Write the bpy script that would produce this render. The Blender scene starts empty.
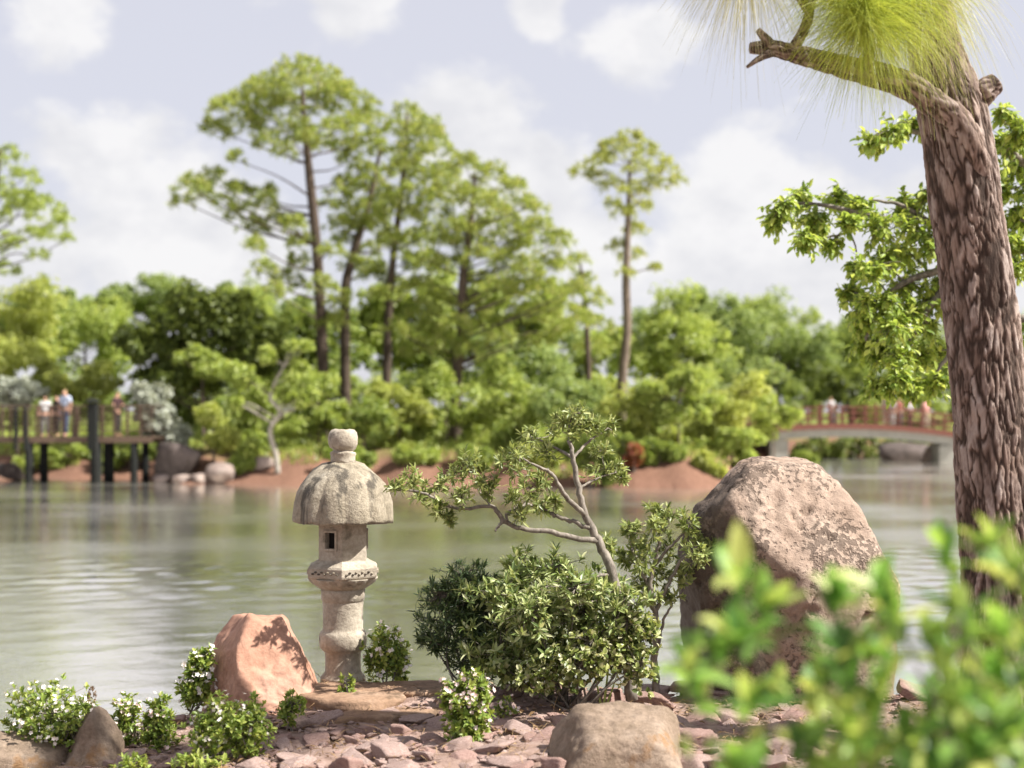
import bpy, math, random
import numpy as np
from mathutils import Vector, noise as mnoise

PI = math.pi
R = math.radians
scene = bpy.context.scene
COL = scene.collection
F, YH, CZ = 1422.22, 420.0, 2.4          # focal length in pixels, horizon row, eye height over the water


def W(px, py, D):
    """point that stands D metres away at the given picture position"""
    return np.array([(px - 512) / F * D, D, CZ - (py - YH) / F * D])


def mpp(D):
    return D / F


# ------------------------------------------------------------------ terrain
def sstep(a, b, x):
    t = np.clip((np.asarray(x, float) - a) / (b - a), 0, 1)
    return t * t * (3 - 2 * t)


FX = [-400, -60, -24, -19, -15, -13.4, -12, -9, 0, 5, 7.4, 8.4, 9.8, 12, 13.8, 15, 17, 27, 29, 33, 60, 400]
FY = [90, 72, 62, 59, 58, 54.5, 53.2, 52.6, 51.2, 50, 50.3, 52, 60, 77, 79, 80.5, 90, 90, 81, 76, 60, 60]


def near_shore(x):
    x = np.asarray(x, float)
    y = 9.9 - 1.0 * sstep(-1.4, -2.6, x) + 0.12 * np.sin(x * 2.3) + 0.08 * np.sin(x * 5.1 + 1)
    return y + 7.0 * sstep(3.7, 5.2, x)


def height(x, y):
    x = np.asarray(x, float)
    y = np.asarray(y, float)
    s = near_shore(x) - y
    top = 0.72 + 0.03 * np.sin(x * 1.7 + y) + 0.03 * np.sin(y * 2.9 - x) - 0.12 * sstep(-1.2, -2.6, x)
    hn = np.where(s > 0, -0.02 + top * sstep(0, 1.1, s), np.maximum(-1.3, -0.02 + s * 0.5))
    f = y - np.interp(x, FX, FY) + 0.35 * np.sin(x * 1.3) + 0.2 * np.sin(x * 3.1 + 1)
    hf = np.where(f > 0, 1.25 * sstep(-0.6, 4.2, f) + 0.9 * sstep(4, 16, f) + 1.0 * sstep(15, 60, f),
                  np.maximum(-1.3, f * 0.3))
    return np.maximum(hn, hf)


def hz(x, y):
    return float(height(x, y))


def G(px, py):
    """where the line of sight through a picture position meets the near bank"""
    D = 3.5
    while D < 11:
        p = W(px, py, D)
        if p[2] <= hz(p[0], p[1]):
            return p
        D += 0.01
    return W(px, py, 9.0)


# ------------------------------------------------------------------ mesh building
class MB:
    def __init__(self):
        self.V, self.Fs, self.n = [], [], 0

    def add(self, V, faces, mat=0, smooth=True):
        V = np.asarray(V, float).reshape(-1, 3)
        for f in faces:
            f = np.asarray(f, int)
            if f.size:
                self.Fs.append((f + self.n, mat, smooth))
        self.V.append(V)
        self.n += len(V)

    def mesh(self, name, mats):
        me = bpy.data.meshes.new(name)
        V = np.concatenate(self.V)
        me.vertices.add(len(V))
        me.vertices.foreach_set('co', V.astype(np.float32).ravel())
        loops = np.concatenate([f.ravel() for f, _, _ in self.Fs])
        tot = np.concatenate([np.full(len(f), f.shape[1]) for f, _, _ in self.Fs])
        st = np.concatenate([[0], np.cumsum(tot)[:-1]])
        me.loops.add(len(loops))
        me.loops.foreach_set('vertex_index', loops.astype(np.int32))
        me.polygons.add(len(tot))
        me.polygons.foreach_set('loop_start', st.astype(np.int32))
        try:
            me.polygons.foreach_set('loop_total', tot.astype(np.int32))
        except Exception:
            pass
        mi = np.concatenate([np.full(len(f), m) for f, m, _ in self.Fs])
        sm = np.concatenate([np.full(len(f), s) for f, _, s in self.Fs])
        for m in (mats if isinstance(mats, (list, tuple)) else [mats]):
            me.materials.append(m)
        me.update(calc_edges=True)
        me.polygons.foreach_set('material_index', mi.astype(np.int32))
        me.polygons.foreach_set('use_smooth', sm.astype(bool))
        me.validate()
        return me

    def build(self, name, mats, parent=None, origin=None):
        if origin is not None:
            o3 = np.asarray(origin, float)
            self.V = [v - o3 for v in self.V]
        o = bpy.data.objects.new(name, self.mesh(name, mats))
        COL.objects.link(o)
        if parent is not None:
            o.parent = parent
        elif origin is not None:
            o.location = [float(a) for a in origin]
        return o


def tag(o, label=None, cat=None, group=None, kind=None):
    if label:
        o['label'] = label
    if cat:
        o['category'] = cat
    if group:
        o['group'] = group
    if kind:
        o['kind'] = kind
    return o


def thing(name, label, cat, loc, group=None):
    o = bpy.data.objects.new(name, None)
    COL.objects.link(o)
    o.location = [float(a) for a in loc]
    o.empty_display_size = 0.1
    return tag(o, label, cat, group)


def unit(v):
    v = np.asarray(v, float)
    return v / np.maximum(np.linalg.norm(v, axis=-1, keepdims=True), 1e-9)


def smooth_path(P, n):
    """Catmull-Rom resampling of a polyline"""
    P = np.asarray(P, float)
    if len(P) == 2:
        t = np.linspace(0, 1, n)[:, None]
        return P[0] * (1 - t) + P[1] * t
    Q = np.vstack([2 * P[0] - P[1], P, 2 * P[-1] - P[-2]])
    T = np.linspace(0, len(P) - 1 - 1e-6, n)
    i = T.astype(int)
    t = (T - i)[:, None]
    a, b, c, d = Q[i], Q[i + 1], Q[i + 2], Q[i + 3]
    return 0.5 * (2 * b + (c - a) * t + (2 * a - 5 * b + 4 * c - d) * t ** 2 + (3 * b - a - 3 * c + d) * t ** 3)


def tube_v(P, rad, seg=8, disp=None):
    P = np.asarray(P, float)
    n = len(P)
    rad = np.broadcast_to(np.asarray(rad, float), (n,))
    T = unit(np.gradient(P, axis=0))
    ref = np.array([0.31, 0.95, 0.05]) if abs(T[0][2]) > 0.7 else np.array([0.02, 0.1, 1.0])
    A = unit(np.cross(T, ref))
    B = np.cross(T, A)
    th = np.linspace(0, 2 * PI, seg, endpoint=False)
    ring = np.cos(th)[None, :, None] * A[:, None, :] + np.sin(th)[None, :, None] * B[:, None, :]
    rr = rad[:, None] * np.ones(seg)[None]
    if disp is not None:
        rr = rr + disp
    V = (P[:, None, :] + ring * rr[..., None]).reshape(-1, 3)
    i, j = np.meshgrid(np.arange(n - 1), np.arange(seg), indexing='ij')
    j2 = (j + 1) % seg
    Q = np.stack([i * seg + j, i * seg + j2, (i + 1) * seg + j2, (i + 1) * seg + j], -1).reshape(-1, 4)
    V = np.vstack([V, P[0], P[-1]])
    a, b = n * seg, n * seg + 1
    jj = np.arange(seg)
    c0 = np.stack([(jj + 1) % seg, jj, np.full(seg, a)], -1)
    c1 = np.stack([(n - 1) * seg + jj, (n - 1) * seg + (jj + 1) % seg, np.full(seg, b)], -1)
    return V, [Q, np.vstack([c0, c1])]


def add_tube(mb, P, rad, seg=8, n=None, mat=0):
    if n:
        rad = np.interp(np.linspace(0, 1, n), np.linspace(0, 1, len(rad)), rad) if np.ndim(rad) else rad
        P = smooth_path(P, n)
    V, Fc = tube_v(P, rad, seg)
    mb.add(V, Fc, mat)


def add_box(mb, c, size, rz=0.0, mat=0, taper=1.0, bev=0.0):
    sx, sy, sz = [s / 2 for s in size]
    if bev:
        prof = [(-sz, bev), (-sz + bev, 0), (sz - bev, 0), (sz, bev)]
    else:
        prof = [(-sz, 0), (sz, 0)]
    V = []
    for k, (z, b) in enumerate(prof):
        t = taper if k >= len(prof) // 2 else 1.0
        x, y = sx * t - b, sy * t - b
        V += [(-x, -y, z), (x, -y, z), (x, y, z), (-x, y, z)]
    V = np.array(V)
    cs, sn = math.cos(rz), math.sin(rz)
    V = np.stack([V[:, 0] * cs - V[:, 1] * sn, V[:, 0] * sn + V[:, 1] * cs, V[:, 2]], 1) + np.asarray(c)
    q = [[3, 2, 1, 0]]
    m = len(prof)
    for k in range(m - 1):
        for j in range(4):
            q.append([k * 4 + j, k * 4 + (j + 1) % 4, (k + 1) * 4 + (j + 1) % 4, (k + 1) * 4 + j])
    q.append([(m - 1) * 4 + j for j in range(4)])
    mb.add(V, [np.array(q)], mat, False)


def add_lathe(mb, prof, seg, c=(0, 0, 0), mat=0, smooth=True, rz=0.0, lobes=0, amp=None):
    """prof: (radius, z) from bottom to top; closed at both ends"""
    th = np.linspace(0, 2 * PI, seg, endpoint=False) + rz
    V = []
    for k, (r, z) in enumerate(prof):
        rr = np.full(seg, r)
        if lobes and amp is not None:
            rr = r * (1 + amp[k] * (np.abs(np.cos(lobes * (th - rz) / 2)) - 0.6))
        V.append(np.stack([rr * np.cos(th), rr * np.sin(th), np.full(seg, z)], 1))
    n = len(prof)
    V = np.vstack(V + [np.array([[0, 0, prof[0][1]], [0, 0, prof[-1][1]]])]) + np.asarray(c)
    i, j = np.meshgrid(np.arange(n - 1), np.arange(seg), indexing='ij')
    j2 = (j + 1) % seg
    Q = np.stack([i * seg + j, i * seg + j2, (i + 1) * seg + j2, (i + 1) * seg + j], -1).reshape(-1, 4)
    jj = np.arange(seg)
    c0 = np.stack([(jj + 1) % seg, jj, np.full(seg, n * seg)], -1)
    c1 = np.stack([(n - 1) * seg + jj, (n - 1) * seg + (jj + 1) % seg, np.full(seg, n * seg + 1)], -1)
    mb.add(V, [Q, np.vstack([c0, c1])], mat, smooth)


# leaves --------------------------------------------------------------------
def leaves4(P, Dv, Nv, L, Wd, bend=0.15):
    n = len(P)
    L = np.broadcast_to(L, (n,))[:, None]
    Wd = np.broadcast_to(Wd, (n,))[:, None]
    Dv = unit(Dv)
    S = unit(np.cross(Dv, Nv))
    Nn = np.cross(S, Dv)
    v = np.stack([P, P + Dv * L * .48 + S * Wd / 2 + Nn * L * bend * .5, P + Dv * L - Nn * L * bend,
                  P + Dv * L * .48 - S * Wd / 2 + Nn * L * bend * .5], 1).reshape(-1, 3)
    return v, [np.arange(n * 4).reshape(-1, 4)]


def leaves6(P, Dv, Nv, L, Wd, bend=0.12, fold=0.15, wide=.35):
    n = len(P)
    L = np.broadcast_to(L, (n,))[:, None]
    Wd = np.broadcast_to(Wd, (n,))[:, None]
    Dv = unit(Dv)
    S = unit(np.cross(Dv, Nv))
    Nn = np.cross(S, Dv)
    m1 = P + Dv * L * wide
    m2 = P + Dv * L * .75 - Nn * L * bend * .4
    v = np.stack([P, m1 - Nn * 0, m2, P + Dv * L - Nn * L * bend,
                  m1 + S * Wd / 2 + Nn * Wd * fold, m2 + S * Wd * .38 + Nn * Wd * fold,
                  m1 - S * Wd / 2 + Nn * Wd * fold, m2 - S * Wd * .38 + Nn * Wd * fold], 1).reshape(-1, 3)
    b = (np.arange(n) * 8)[:, None]
    tri = np.concatenate([b + [0, 4, 1], b + [0, 1, 6], b + [2, 5, 3], b + [2, 3, 7]])
    quad = np.concatenate([b + [1, 4, 5, 2], b + [1, 2, 7, 6]])
    return v, [tri, quad]


def rnd_dirs(rng, n):
    return unit(rng.normal(size=(n, 3)))


def pad_points(rng, C, Rr, n, fill=2.2, sub=7, subr=.42):
    """points gathered in small clumps that gather in pads: light and dark clumps with gaps between"""
    d = rnd_dirs(rng, sub)
    d[:, 2] = d[:, 2] * .9 + .12
    cc = C + d * Rr * (rng.random((sub, 1)) ** (1 / fill)) * .8
    k = rng.integers(0, sub, n)
    e = rnd_dirs(rng, n)
    rr = np.mean(Rr) * subr * (.7 + .6 * rng.random(sub))
    p = cc[k] + e * rr[k][:, None] * (rng.random((n, 1)) ** .5) * np.array([1, 1, .75])
    out = unit(.6 * e + .4 * unit((p - C) / Rr))
    return p, out


def broad_crown(mb, rng, pads, n_per, L, Wd, up=.6, six=False, mat=0):
    for C, Rr in pads:
        C = np.asarray(C)
        Rr = np.broadcast_to(np.asarray(Rr, float), (3,))
        p, out = pad_points(rng, C, Rr, n_per)
        nv = unit(out * .7 + np.array([0, 0, up]) + rng.normal(size=p.shape) * .45)
        dv = np.cross(nv, rnd_dirs(rng, len(p))) + out * .5 + np.array([0, 0, -.25])
        s = .7 + .6 * rng.random(len(p))
        fn = leaves6 if six else leaves4
        V, Fc = fn(p, dv, nv, L * s, Wd * s)
        mb.add(V, Fc, mat, False)


def pine_crown(mb, rng, pads, tufts, needles, L, Wd):
    for C, Rr in pads:
        C = np.asarray(C)
        Rr = np.broadcast_to(np.asarray(Rr, float), (3,))
        d = rnd_dirs(rng, tufts)
        d[:, 2] = np.abs(d[:, 2]) * 1.3 - .45
        tc = C + d * Rr * (.35 + .65 * rng.random((tufts, 1)) ** .6)
        ax = unit(d * .6 + np.array([0, 0, .8]) + rng.normal(size=(tufts, 3)) * .25)
        k = np.repeat(np.arange(tufts), needles)
        e = unit(ax[k] * .55 + rnd_dirs(rng, len(k)))
        l = L * (.7 + .5 * rng.random(len(k)))
        s = unit(np.cross(e, rnd_dirs(rng, len(k)))) * Wd / 2
        b = tc[k]
        t = b + e * l[:, None] + np.array([0, 0, -1]) * (l[:, None] * .12)
        V = np.stack([b - s * .6, b + s * .6, b + e * (l * .6)[:, None] + s, t, b + e * (l * .6)[:, None] - s], 1)
        n = len(k)
        ix = (np.arange(n) * 5)[:, None]
        mb.add(V.reshape(-1, 3), [ix + [0, 1, 2, 4], ix + [4, 2, 3]], 0, False)


def limbs(mb, rng, trunk, trad, pads, rmin, drop=.25, seg=5, frac=.45, sag=.0):
    """a limb from the trunk to every pad"""
    for C, Rr in pads:
        C = np.asarray(C)
        dh = np.linalg.norm((trunk - C)[:, :2], axis=1)
        aim = C[2] - drop * dh
        i = int(np.argmin(np.linalg.norm(trunk - C, axis=1) * .5 + np.abs(trunk[:, 2] - aim)))
        i = min(i, len(trunk) - 2)
        a = trunk[i]
        m = a * .5 + C * .5 + np.array([0, 0, -sag]) + rng.normal(size=3) * np.linalg.norm(C - a) * .06
        r0 = max(rmin, trad[i] * frac)
        add_tube(mb, [a, m, C], [r0, r0 * .6, rmin * .6], seg, 7)


# ------------------------------------------------------------------ materials
def nt(name):
    m = bpy.data.materials.new(name)
    m.use_nodes = True
    t = m.node_tree
    t.nodes.clear()
    out = t.nodes.new('ShaderNodeOutputMaterial')
    return m, t, out


def N(t, typ, **kw):
    n = t.nodes.new(typ)
    for k, v in kw.items():
        if k.startswith('i_'):
            key = k[2:]
            key = int(key) if key.isdigit() else key.replace('_', ' ')
            n.inputs[key].default_value = v
        else:
            setattr(n, k, v)
    return n


def ramp(t, stops, fac=None, interp='LINEAR'):
    n = t.nodes.new('ShaderNodeValToRGB')
    n.color_ramp.interpolation = interp
    el = n.color_ramp.elements
    while len(el) < len(stops):
        el.new(.5)
    for e, (p, c) in zip(el, stops):
        e.position = p
        e.color = (*c, 1) if len(c) == 3 else c
    if fac is not None:
        t.links.new(fac, n.inputs[0])
    return n


def leaf_mat(name, cols, trans=.35, rough=.45, tboost=1.25, spec=.4):
    m, t, out = nt(name)
    g = N(t, 'ShaderNodeNewGeometry')
    cols = [(c[0], c[1], max(c[2], .20 * c[1])) for c in cols]
    k = len(cols)
    rp = ramp(t, [(i / max(1, k - 1), c) for i, c in enumerate(cols)], g.outputs['Random Per Island'])
    p = N(t, 'ShaderNodeBsdfPrincipled', i_Roughness=rough)
    p.inputs['Specular IOR Level'].default_value = spec
    t.links.new(rp.outputs[0], p.inputs['Base Color'])
    tr = N(t, 'ShaderNodeBsdfTranslucent')
    mx = N(t, 'ShaderNodeMix', data_type='RGBA', blend_type='MULTIPLY')
    mx.inputs[0].default_value = 1
    mx.inputs[7].default_value = (tboost * 1.05, tboost, tboost * .7, 1)
    t.links.new(rp.outputs[0], mx.inputs[6])
    t.links.new(mx.outputs[2], tr.inputs[0])
    ms = N(t, 'ShaderNodeMixShader', i_0=trans)
    t.links.new(p.outputs[0], ms.inputs[1])
    t.links.new(tr.outputs[0], ms.inputs[2])
    t.links.new(ms.outputs[0], out.inputs[0])
    return m


def rock_mat(name, c1, c2, c3, scale=4.0, bump=.5, patch=None, rough=.85, pits=0.0, pitcol=(.06, .045, .035), stretch=1.0, stain_shade=None):
    m, t, out = nt(name)
    tc = N(t, 'ShaderNodeTexCoord')
    p = N(t, 'ShaderNodeBsdfPrincipled', i_Roughness=rough)
    p.inputs['Specular IOR Level'].default_value = .25
    n1 = N(t, 'ShaderNodeTexNoise', i_Scale=scale, i_Detail=8.0, i_Roughness=.65)
    n2 = N(t, 'ShaderNodeTexNoise', i_Scale=scale * 7, i_Detail=6.0, i_Roughness=.7)
    for n in (n1, n2):
        t.links.new(tc.outputs['Object'], n.inputs['Vector'])
    r1 = ramp(t, [(.3, c1), (.5, c2), (.72, c3)], n1.outputs['Fac'])
    r2 = ramp(t, [(.3, (.62, .6, .58)), (.6, (1.1, 1.1, 1.1))], n2.outputs['Fac'])
    mx = N(t, 'ShaderNodeMix', data_type='RGBA', blend_type='MULTIPLY')
    mx.inputs[0].default_value = .8
    t.links.new(r1.outputs[0], mx.inputs[6])
    t.links.new(r2.outputs[0], mx.inputs[7])
    col = mx.outputs[2]
    hgt = n2.outputs['Fac']
    if patch:
        n3 = N(t, 'ShaderNodeTexNoise', i_Scale=patch[1], i_Detail=5.0, i_Roughness=.6)
        mp3 = N(t, 'ShaderNodeMapping')
        mp3.inputs['Scale'].default_value = (1, 1, stretch)
        t.links.new(tc.outputs['Object'], mp3.inputs[0])
        t.links.new(mp3.outputs[0], n3.inputs['Vector'])
        r3 = ramp(t, [(patch[2], (0, 0, 0)), (patch[2] + .08, (.85, .85, .85))], n3.outputs['Fac'])
        m3 = N(t, 'ShaderNodeMix', data_type='RGBA')
        m3.inputs[7].default_value = (*patch[0], 1)
        t.links.new(r3.outputs[0], m3.inputs[0])
        t.links.new(col, m3.inputs[6])
        col = m3.outputs[2]
    if stain_shade:
        # painted-in shade and weathering stain on the flank turned from the sun, ragged edge
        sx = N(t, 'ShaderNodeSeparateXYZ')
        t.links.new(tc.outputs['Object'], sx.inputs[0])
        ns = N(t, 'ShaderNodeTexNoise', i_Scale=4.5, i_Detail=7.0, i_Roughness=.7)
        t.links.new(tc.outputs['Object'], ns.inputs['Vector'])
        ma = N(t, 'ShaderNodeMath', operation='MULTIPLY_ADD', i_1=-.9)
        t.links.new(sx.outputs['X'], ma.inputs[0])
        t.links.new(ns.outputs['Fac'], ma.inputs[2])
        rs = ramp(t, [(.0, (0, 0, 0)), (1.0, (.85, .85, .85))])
        mrs = N(t, 'ShaderNodeMapRange', i_1=stain_shade[1], i_2=stain_shade[1] + .16)
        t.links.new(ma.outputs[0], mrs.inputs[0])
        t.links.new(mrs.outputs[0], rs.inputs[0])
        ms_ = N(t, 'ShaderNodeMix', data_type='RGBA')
        ms_.inputs[7].default_value = (*stain_shade[0], 1)
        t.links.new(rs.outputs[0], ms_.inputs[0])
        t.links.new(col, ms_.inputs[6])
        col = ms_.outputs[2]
    if pits:
        v = N(t, 'ShaderNodeTexNoise', i_Scale=pits, i_Detail=4.0, i_Roughness=.55)
        t.links.new(tc.outputs['Object'], v.inputs['Vector'])
        big = N(t, 'ShaderNodeTexNoise', i_Scale=2.6, i_Detail=2.0)
        t.links.new(tc.outputs['Object'], big.inputs['Vector'])
        ad = N(t, 'ShaderNodeMath', operation='MULTIPLY_ADD', i_1=.9, i_2=-.45)
        t.links.new(big.outputs['Fac'], ad.inputs[0])
        ad2 = N(t, 'ShaderNodeMath', operation='ADD')
        t.links.new(v.outputs['Fac'], ad2.inputs[0])
        t.links.new(ad.outputs[0], ad2.inputs[1])
        r4 = ramp(t, [(.53, (0, 0, 0)), (.63, (1, 1, 1))], ad2.outputs[0])
        m4 = N(t, 'ShaderNodeMix', data_type='RGBA')
        m4.inputs[7].default_value = (*pitcol, 1)
        mm = N(t, 'ShaderNodeMath', operation='MULTIPLY', i_1=.72)
        t.links.new(r4.outputs[0], mm.inputs[0])
        t.links.new(mm.outputs[0], m4.inputs[0])
        t.links.new(col, m4.inputs[6])
        col = m4.outputs[2]
        sb = N(t, 'ShaderNodeMath', operation='MULTIPLY_ADD', i_1=-.8)
        t.links.new(r4.outputs[0], sb.inputs[0])
        t.links.new(hgt, sb.inputs[2])
        hgt = sb.outputs[0]
    t.links.new(col, p.inputs['Base Color'])
    b = N(t, 'ShaderNodeBump', i_Strength=bump, i_Distance=.03)
    t.links.new(hgt, b.inputs['Height'])
    t.links.new(b.outputs[0], p.inputs['Normal'])
    t.links.new(p.outputs[0], out.inputs[0])
    return m


def plain_mat(name, c, rough=.7, var=.25, scale=20.0, stretch=(1, 1, 1), bump=.15, metallic=0.0):
    m, t, out = nt(name)
    tc = N(t, 'ShaderNodeTexCoord')
    mp = N(t, 'ShaderNodeMapping')
    mp.inputs['Scale'].default_value = stretch
    t.links.new(tc.outputs['Object'], mp.inputs[0])
    n1 = N(t, 'ShaderNodeTexNoise', i_Scale=scale, i_Detail=6.0, i_Roughness=.65)
    t.links.new(mp.outputs[0], n1.inputs['Vector'])
    c = np.array(c)
    r1 = ramp(t, [(.25, tuple(c * (1 - var))), (.75, tuple(np.minimum(1, c * (1 + var))))], n1.outputs['Fac'])
    p = N(t, 'ShaderNodeBsdfPrincipled', i_Roughness=rough, i_Metallic=metallic)
    p.inputs['Specular IOR Level'].default_value = .3
    t.links.new(r1.outputs[0], p.inputs['Base Color'])
    b = N(t, 'ShaderNodeBump', i_Strength=bump, i_Distance=.01)
    t.links.new(n1.outputs['Fac'], b.inputs['Height'])
    t.links.new(b.outputs[0], p.inputs['Normal'])
    t.links.new(p.outputs[0], out.inputs[0])
    return m


def bark_mat(name, c1, c2, scale=14.0, stretch=.3, bump=.5):
    m, t, out = nt(name)
    tc = N(t, 'ShaderNodeTexCoord')
    mp = N(t, 'ShaderNodeMapping')
    mp.inputs['Scale'].default_value = (1, 1, stretch)
    t.links.new(tc.outputs['Object'], mp.inputs[0])
    n1 = N(t, 'ShaderNodeTexNoise', i_Scale=scale, i_Detail=8.0, i_Roughness=.7, i_Distortion=.4)
    t.links.new(mp.outputs[0], n1.inputs['Vector'])
    r1 = ramp(t, [(.32, c1), (.62, c2)], n1.outputs['Fac'])
    p = N(t, 'ShaderNodeBsdfPrincipled', i_Roughness=.9)
    p.inputs['Specular IOR Level'].default_value = .15
    t.links.new(r1.outputs[0], p.inputs['Base Color'])
    b = N(t, 'ShaderNodeBump', i_Strength=bump, i_Distance=.03)
    t.links.new(n1.outputs['Fac'], b.inputs['Height'])
    t.links.new(b.outputs[0], p.inputs['Normal'])
    t.links.new(p.outputs[0], out.inputs[0])
    return m


M = {}
M['pine'] = leaf_mat('pine_needles', [(0.144, 0.201, 0.039), (0.244, 0.314, 0.061), (0.354, 0.411, 0.096), (0.363, 0.341, 0.149)], .45)
M['pine_y'] = leaf_mat('yellowing_needles', [(0.162, 0.208, 0.041), (0.282, 0.336, 0.064), (0.383, 0.417, 0.118), (0.375, 0.345, 0.154)], .45)
M['mid'] = leaf_mat('mid_leaves', [(0.141, 0.204, 0.044), (0.234, 0.302, 0.063), (0.341, 0.400, 0.115)], .48)
M['light'] = leaf_mat('light_leaves', [(0.198, 0.260, 0.055), (0.318, 0.399, 0.088), (0.447, 0.501, 0.167)], .48)
M['yellow'] = leaf_mat('yellow_leaves', [(0.237, 0.281, 0.054), (0.354, 0.400, 0.091), (0.456, 0.490, 0.173)], .48)
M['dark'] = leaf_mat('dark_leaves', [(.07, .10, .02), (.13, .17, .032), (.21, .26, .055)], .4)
M['far'] = leaf_mat('far_leaves', [(0.174, 0.239, 0.074), (0.253, 0.330, 0.101), (0.348, 0.413, 0.156)], .48)
M['silver'] = leaf_mat('silver_leaves', [(.27, .29, .23), (.38, .41, .34), (.5, .52, .45)], .25)
M['red'] = leaf_mat('red_leaves', [(.25, .07, .04), (.36, .12, .07), (.28, .18, .06)], .3)
M['twig_leaf'] = leaf_mat('grey_green_leaves', [(.11, .15, .04), (.24, .29, .09), (.42, .45, .19)], .36, .38)
M['mound_leaf'] = leaf_mat('mound_leaves', [(0.086, 0.130, 0.038), (0.194, 0.259, 0.076), (0.367, 0.421, 0.162), (0.497, 0.518, 0.292)], .3, .4)
M['cream_leaf'] = leaf_mat('cream_edged_leaves', [(.06, .09, .02), (.17, .22, .05), (.36, .39, .13), (.54, .52, .34)], .3, .4)
M['dark_leaf'] = leaf_mat('needle_like_leaves', [(.03, .055, .02), (.06, .10, .035), (.13, .18, .06)], .2, .4)
M['flower_leaf'] = leaf_mat('flower_bush_leaves', [(.12, .19, .025), (.25, .34, .05), (.42, .46, .12)], .4, .4)
M['fore_leaf'] = leaf_mat('foreground_leaves', [(0.054, 0.128, 0.015), (0.134, 0.282, 0.026), (0.282, 0.448, 0.045), (0.538, 0.576, 0.192)], .45, .4)
M['tree_leaf'] = leaf_mat('broad_leaves', [(.15, .23, .03), (.32, .42, .055), (.48, .54, .13)], .45, .4)
M['long_needle'] = leaf_mat('long_needles', [(.22, .28, .02), (.40, .48, .035), (.52, .55, .10)], .5, .4)
M['pale_needle'] = leaf_mat('pale_long_needles', [(.30, .31, .14), (.46, .45, .24), (.56, .53, .34)], .4, .4)
M['petal_w'] = leaf_mat('white_petals', [(.75, .72, .66), (.85, .82, .78), (.85, .74, .72)], .25, .5, .9)
M['petal_p'] = leaf_mat('pink_petals', [(.75, .50, .47), (.8, .64, .6), (.85, .78, .74)], .25, .5, .9)
M['dry'] = leaf_mat('dry_leaves', [(.12, .07, .03), (.24, .15, .07), (.35, .24, .13)], .1, .7)
M['reed'] = leaf_mat('reed_blade', [(.25, .33, .08), (.36, .42, .12)], .3)
M['grass'] = leaf_mat('bank_grass', [(.16, .23, .04), (.28, .36, .06), (.42, .44, .12)], .35)
M['bark'] = bark_mat('tree_bark', (.05, .035, .025), (.19, .15, .12), 8)
M['bark_dark'] = bark_mat('dark_bark', (.03, .022, .017), (.10, .075, .058), 8)
M['bark_pale'] = bark_mat('pale_bark', (.18, .16, .13), (.38, .35, .30), 12)
M['bark_grey'] = bark_mat('grey_bark', (.09, .077, .062), (.27, .24, .20), 30, .5, .4)
M['stone'] = rock_mat('lantern_stone', (.24, .205, .16), (.36, .315, .25), (.46, .415, .34), 6, .4,
                      ((0.114, 0.101, 0.075), 5.0, .60))
M['roof_stone'] = rock_mat('lantern_roof_stone', (.18, .155, .11), (.30, .26, .195), (.40, .36, .285), 7, .6,
                           ((.06, .052, .042), 9.0, .525), stretch=.14)
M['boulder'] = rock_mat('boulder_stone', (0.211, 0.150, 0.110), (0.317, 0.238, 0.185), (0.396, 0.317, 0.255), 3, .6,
                        ((0.273, 0.150, 0.084), 2.2, .66), pits=30.0, pitcol=(.075, .053, .04), stain_shade=((.065, .048, .037), .77))  # left flank darkened with shade painted into the stone colour
M['pink'] = rock_mat('pink_stone', (.29, .150, .100), (.38, .215, .150), (.43, .265, .200), 2.5, .4,
                     ((0.176, 0.092, 0.062), 3.0, .63))
M['tan'] = rock_mat('tan_stone', (0.150, 0.110, 0.075), (0.246, 0.185, 0.136), (0.317, 0.251, 0.194), 5, .6,
                    ((0.238, 0.132, 0.057), 4.0, .57))
M['rubble'] = rock_mat('rubble_stone', (.20, .138, .118), (.33, .236, .205), (.42, .325, .295), 7, .5)
M['rubble_red'] = rock_mat('rubble_red', (.19, .115, .095), (.31, .20, .17), (.39, .28, .245), 8, .5)
M['slab'] = rock_mat('slab_stone', (0.176, 0.106, 0.070), (0.273, 0.176, 0.114), (0.352, 0.246, 0.176), 4, .5, ((0.106, 0.070, 0.044), 5.0, .58))
M['far_rock'] = rock_mat('far_rock', (.15, .115, .095), (.23, .18, .155), (.31, .26, .23), 1.5, .5) if True else rock_mat('far_rock', (0.229, 0.176, 0.150), (0.334, 0.273, 0.238), (0.422, 0.361, 0.326), 1.5, .5)
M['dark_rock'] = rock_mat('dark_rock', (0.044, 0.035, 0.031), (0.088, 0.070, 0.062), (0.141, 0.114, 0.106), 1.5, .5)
M['wood'] = plain_mat('weathered_wood', (.09, .06, .042), .8, .35, 10, (1, 1, 1))
M['wood_dark'] = plain_mat('dark_timber', (.008, .009, .008), .95, .35, 10)
M['red_wood'] = plain_mat('red_painted_wood', (.15, .055, .038), .55, .2, 6)
M['concrete'] = plain_mat('pale_concrete', (.24, .235, .21), .85, .18, 3)
M['black'] = plain_mat('interior_shade', (.012, .011, .01), .9, .1)  # paints the darkness inside the lantern's fire box
M['skin'] = plain_mat('skin', (.45, .26, .18), .5, .05)
M['skin_dark'] = plain_mat('darker_skin', (.16, .085, .055), .5, .05)


def cloth(name, c):
    M[name] = plain_mat(name, c, .85, .1, 8)


for nm, c in dict(white_cloth=(.52, .51, .50), blue_shirt=(.42, .48, .60), jeans=(.045, .07, .14), black_cloth=(.02, .02, .022),
                  grey_cloth=(.16, .16, .17), pink_cloth=(.55, .28, .25), red_cloth=(.25, .09, .07), beige=(.45, .38, .29),
                  hair_dark=(.02, .014, .01), hair_fair=(.35, .25, .13), maroon=(.04, .018, .02)).items():
    cloth(nm, c)

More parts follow.
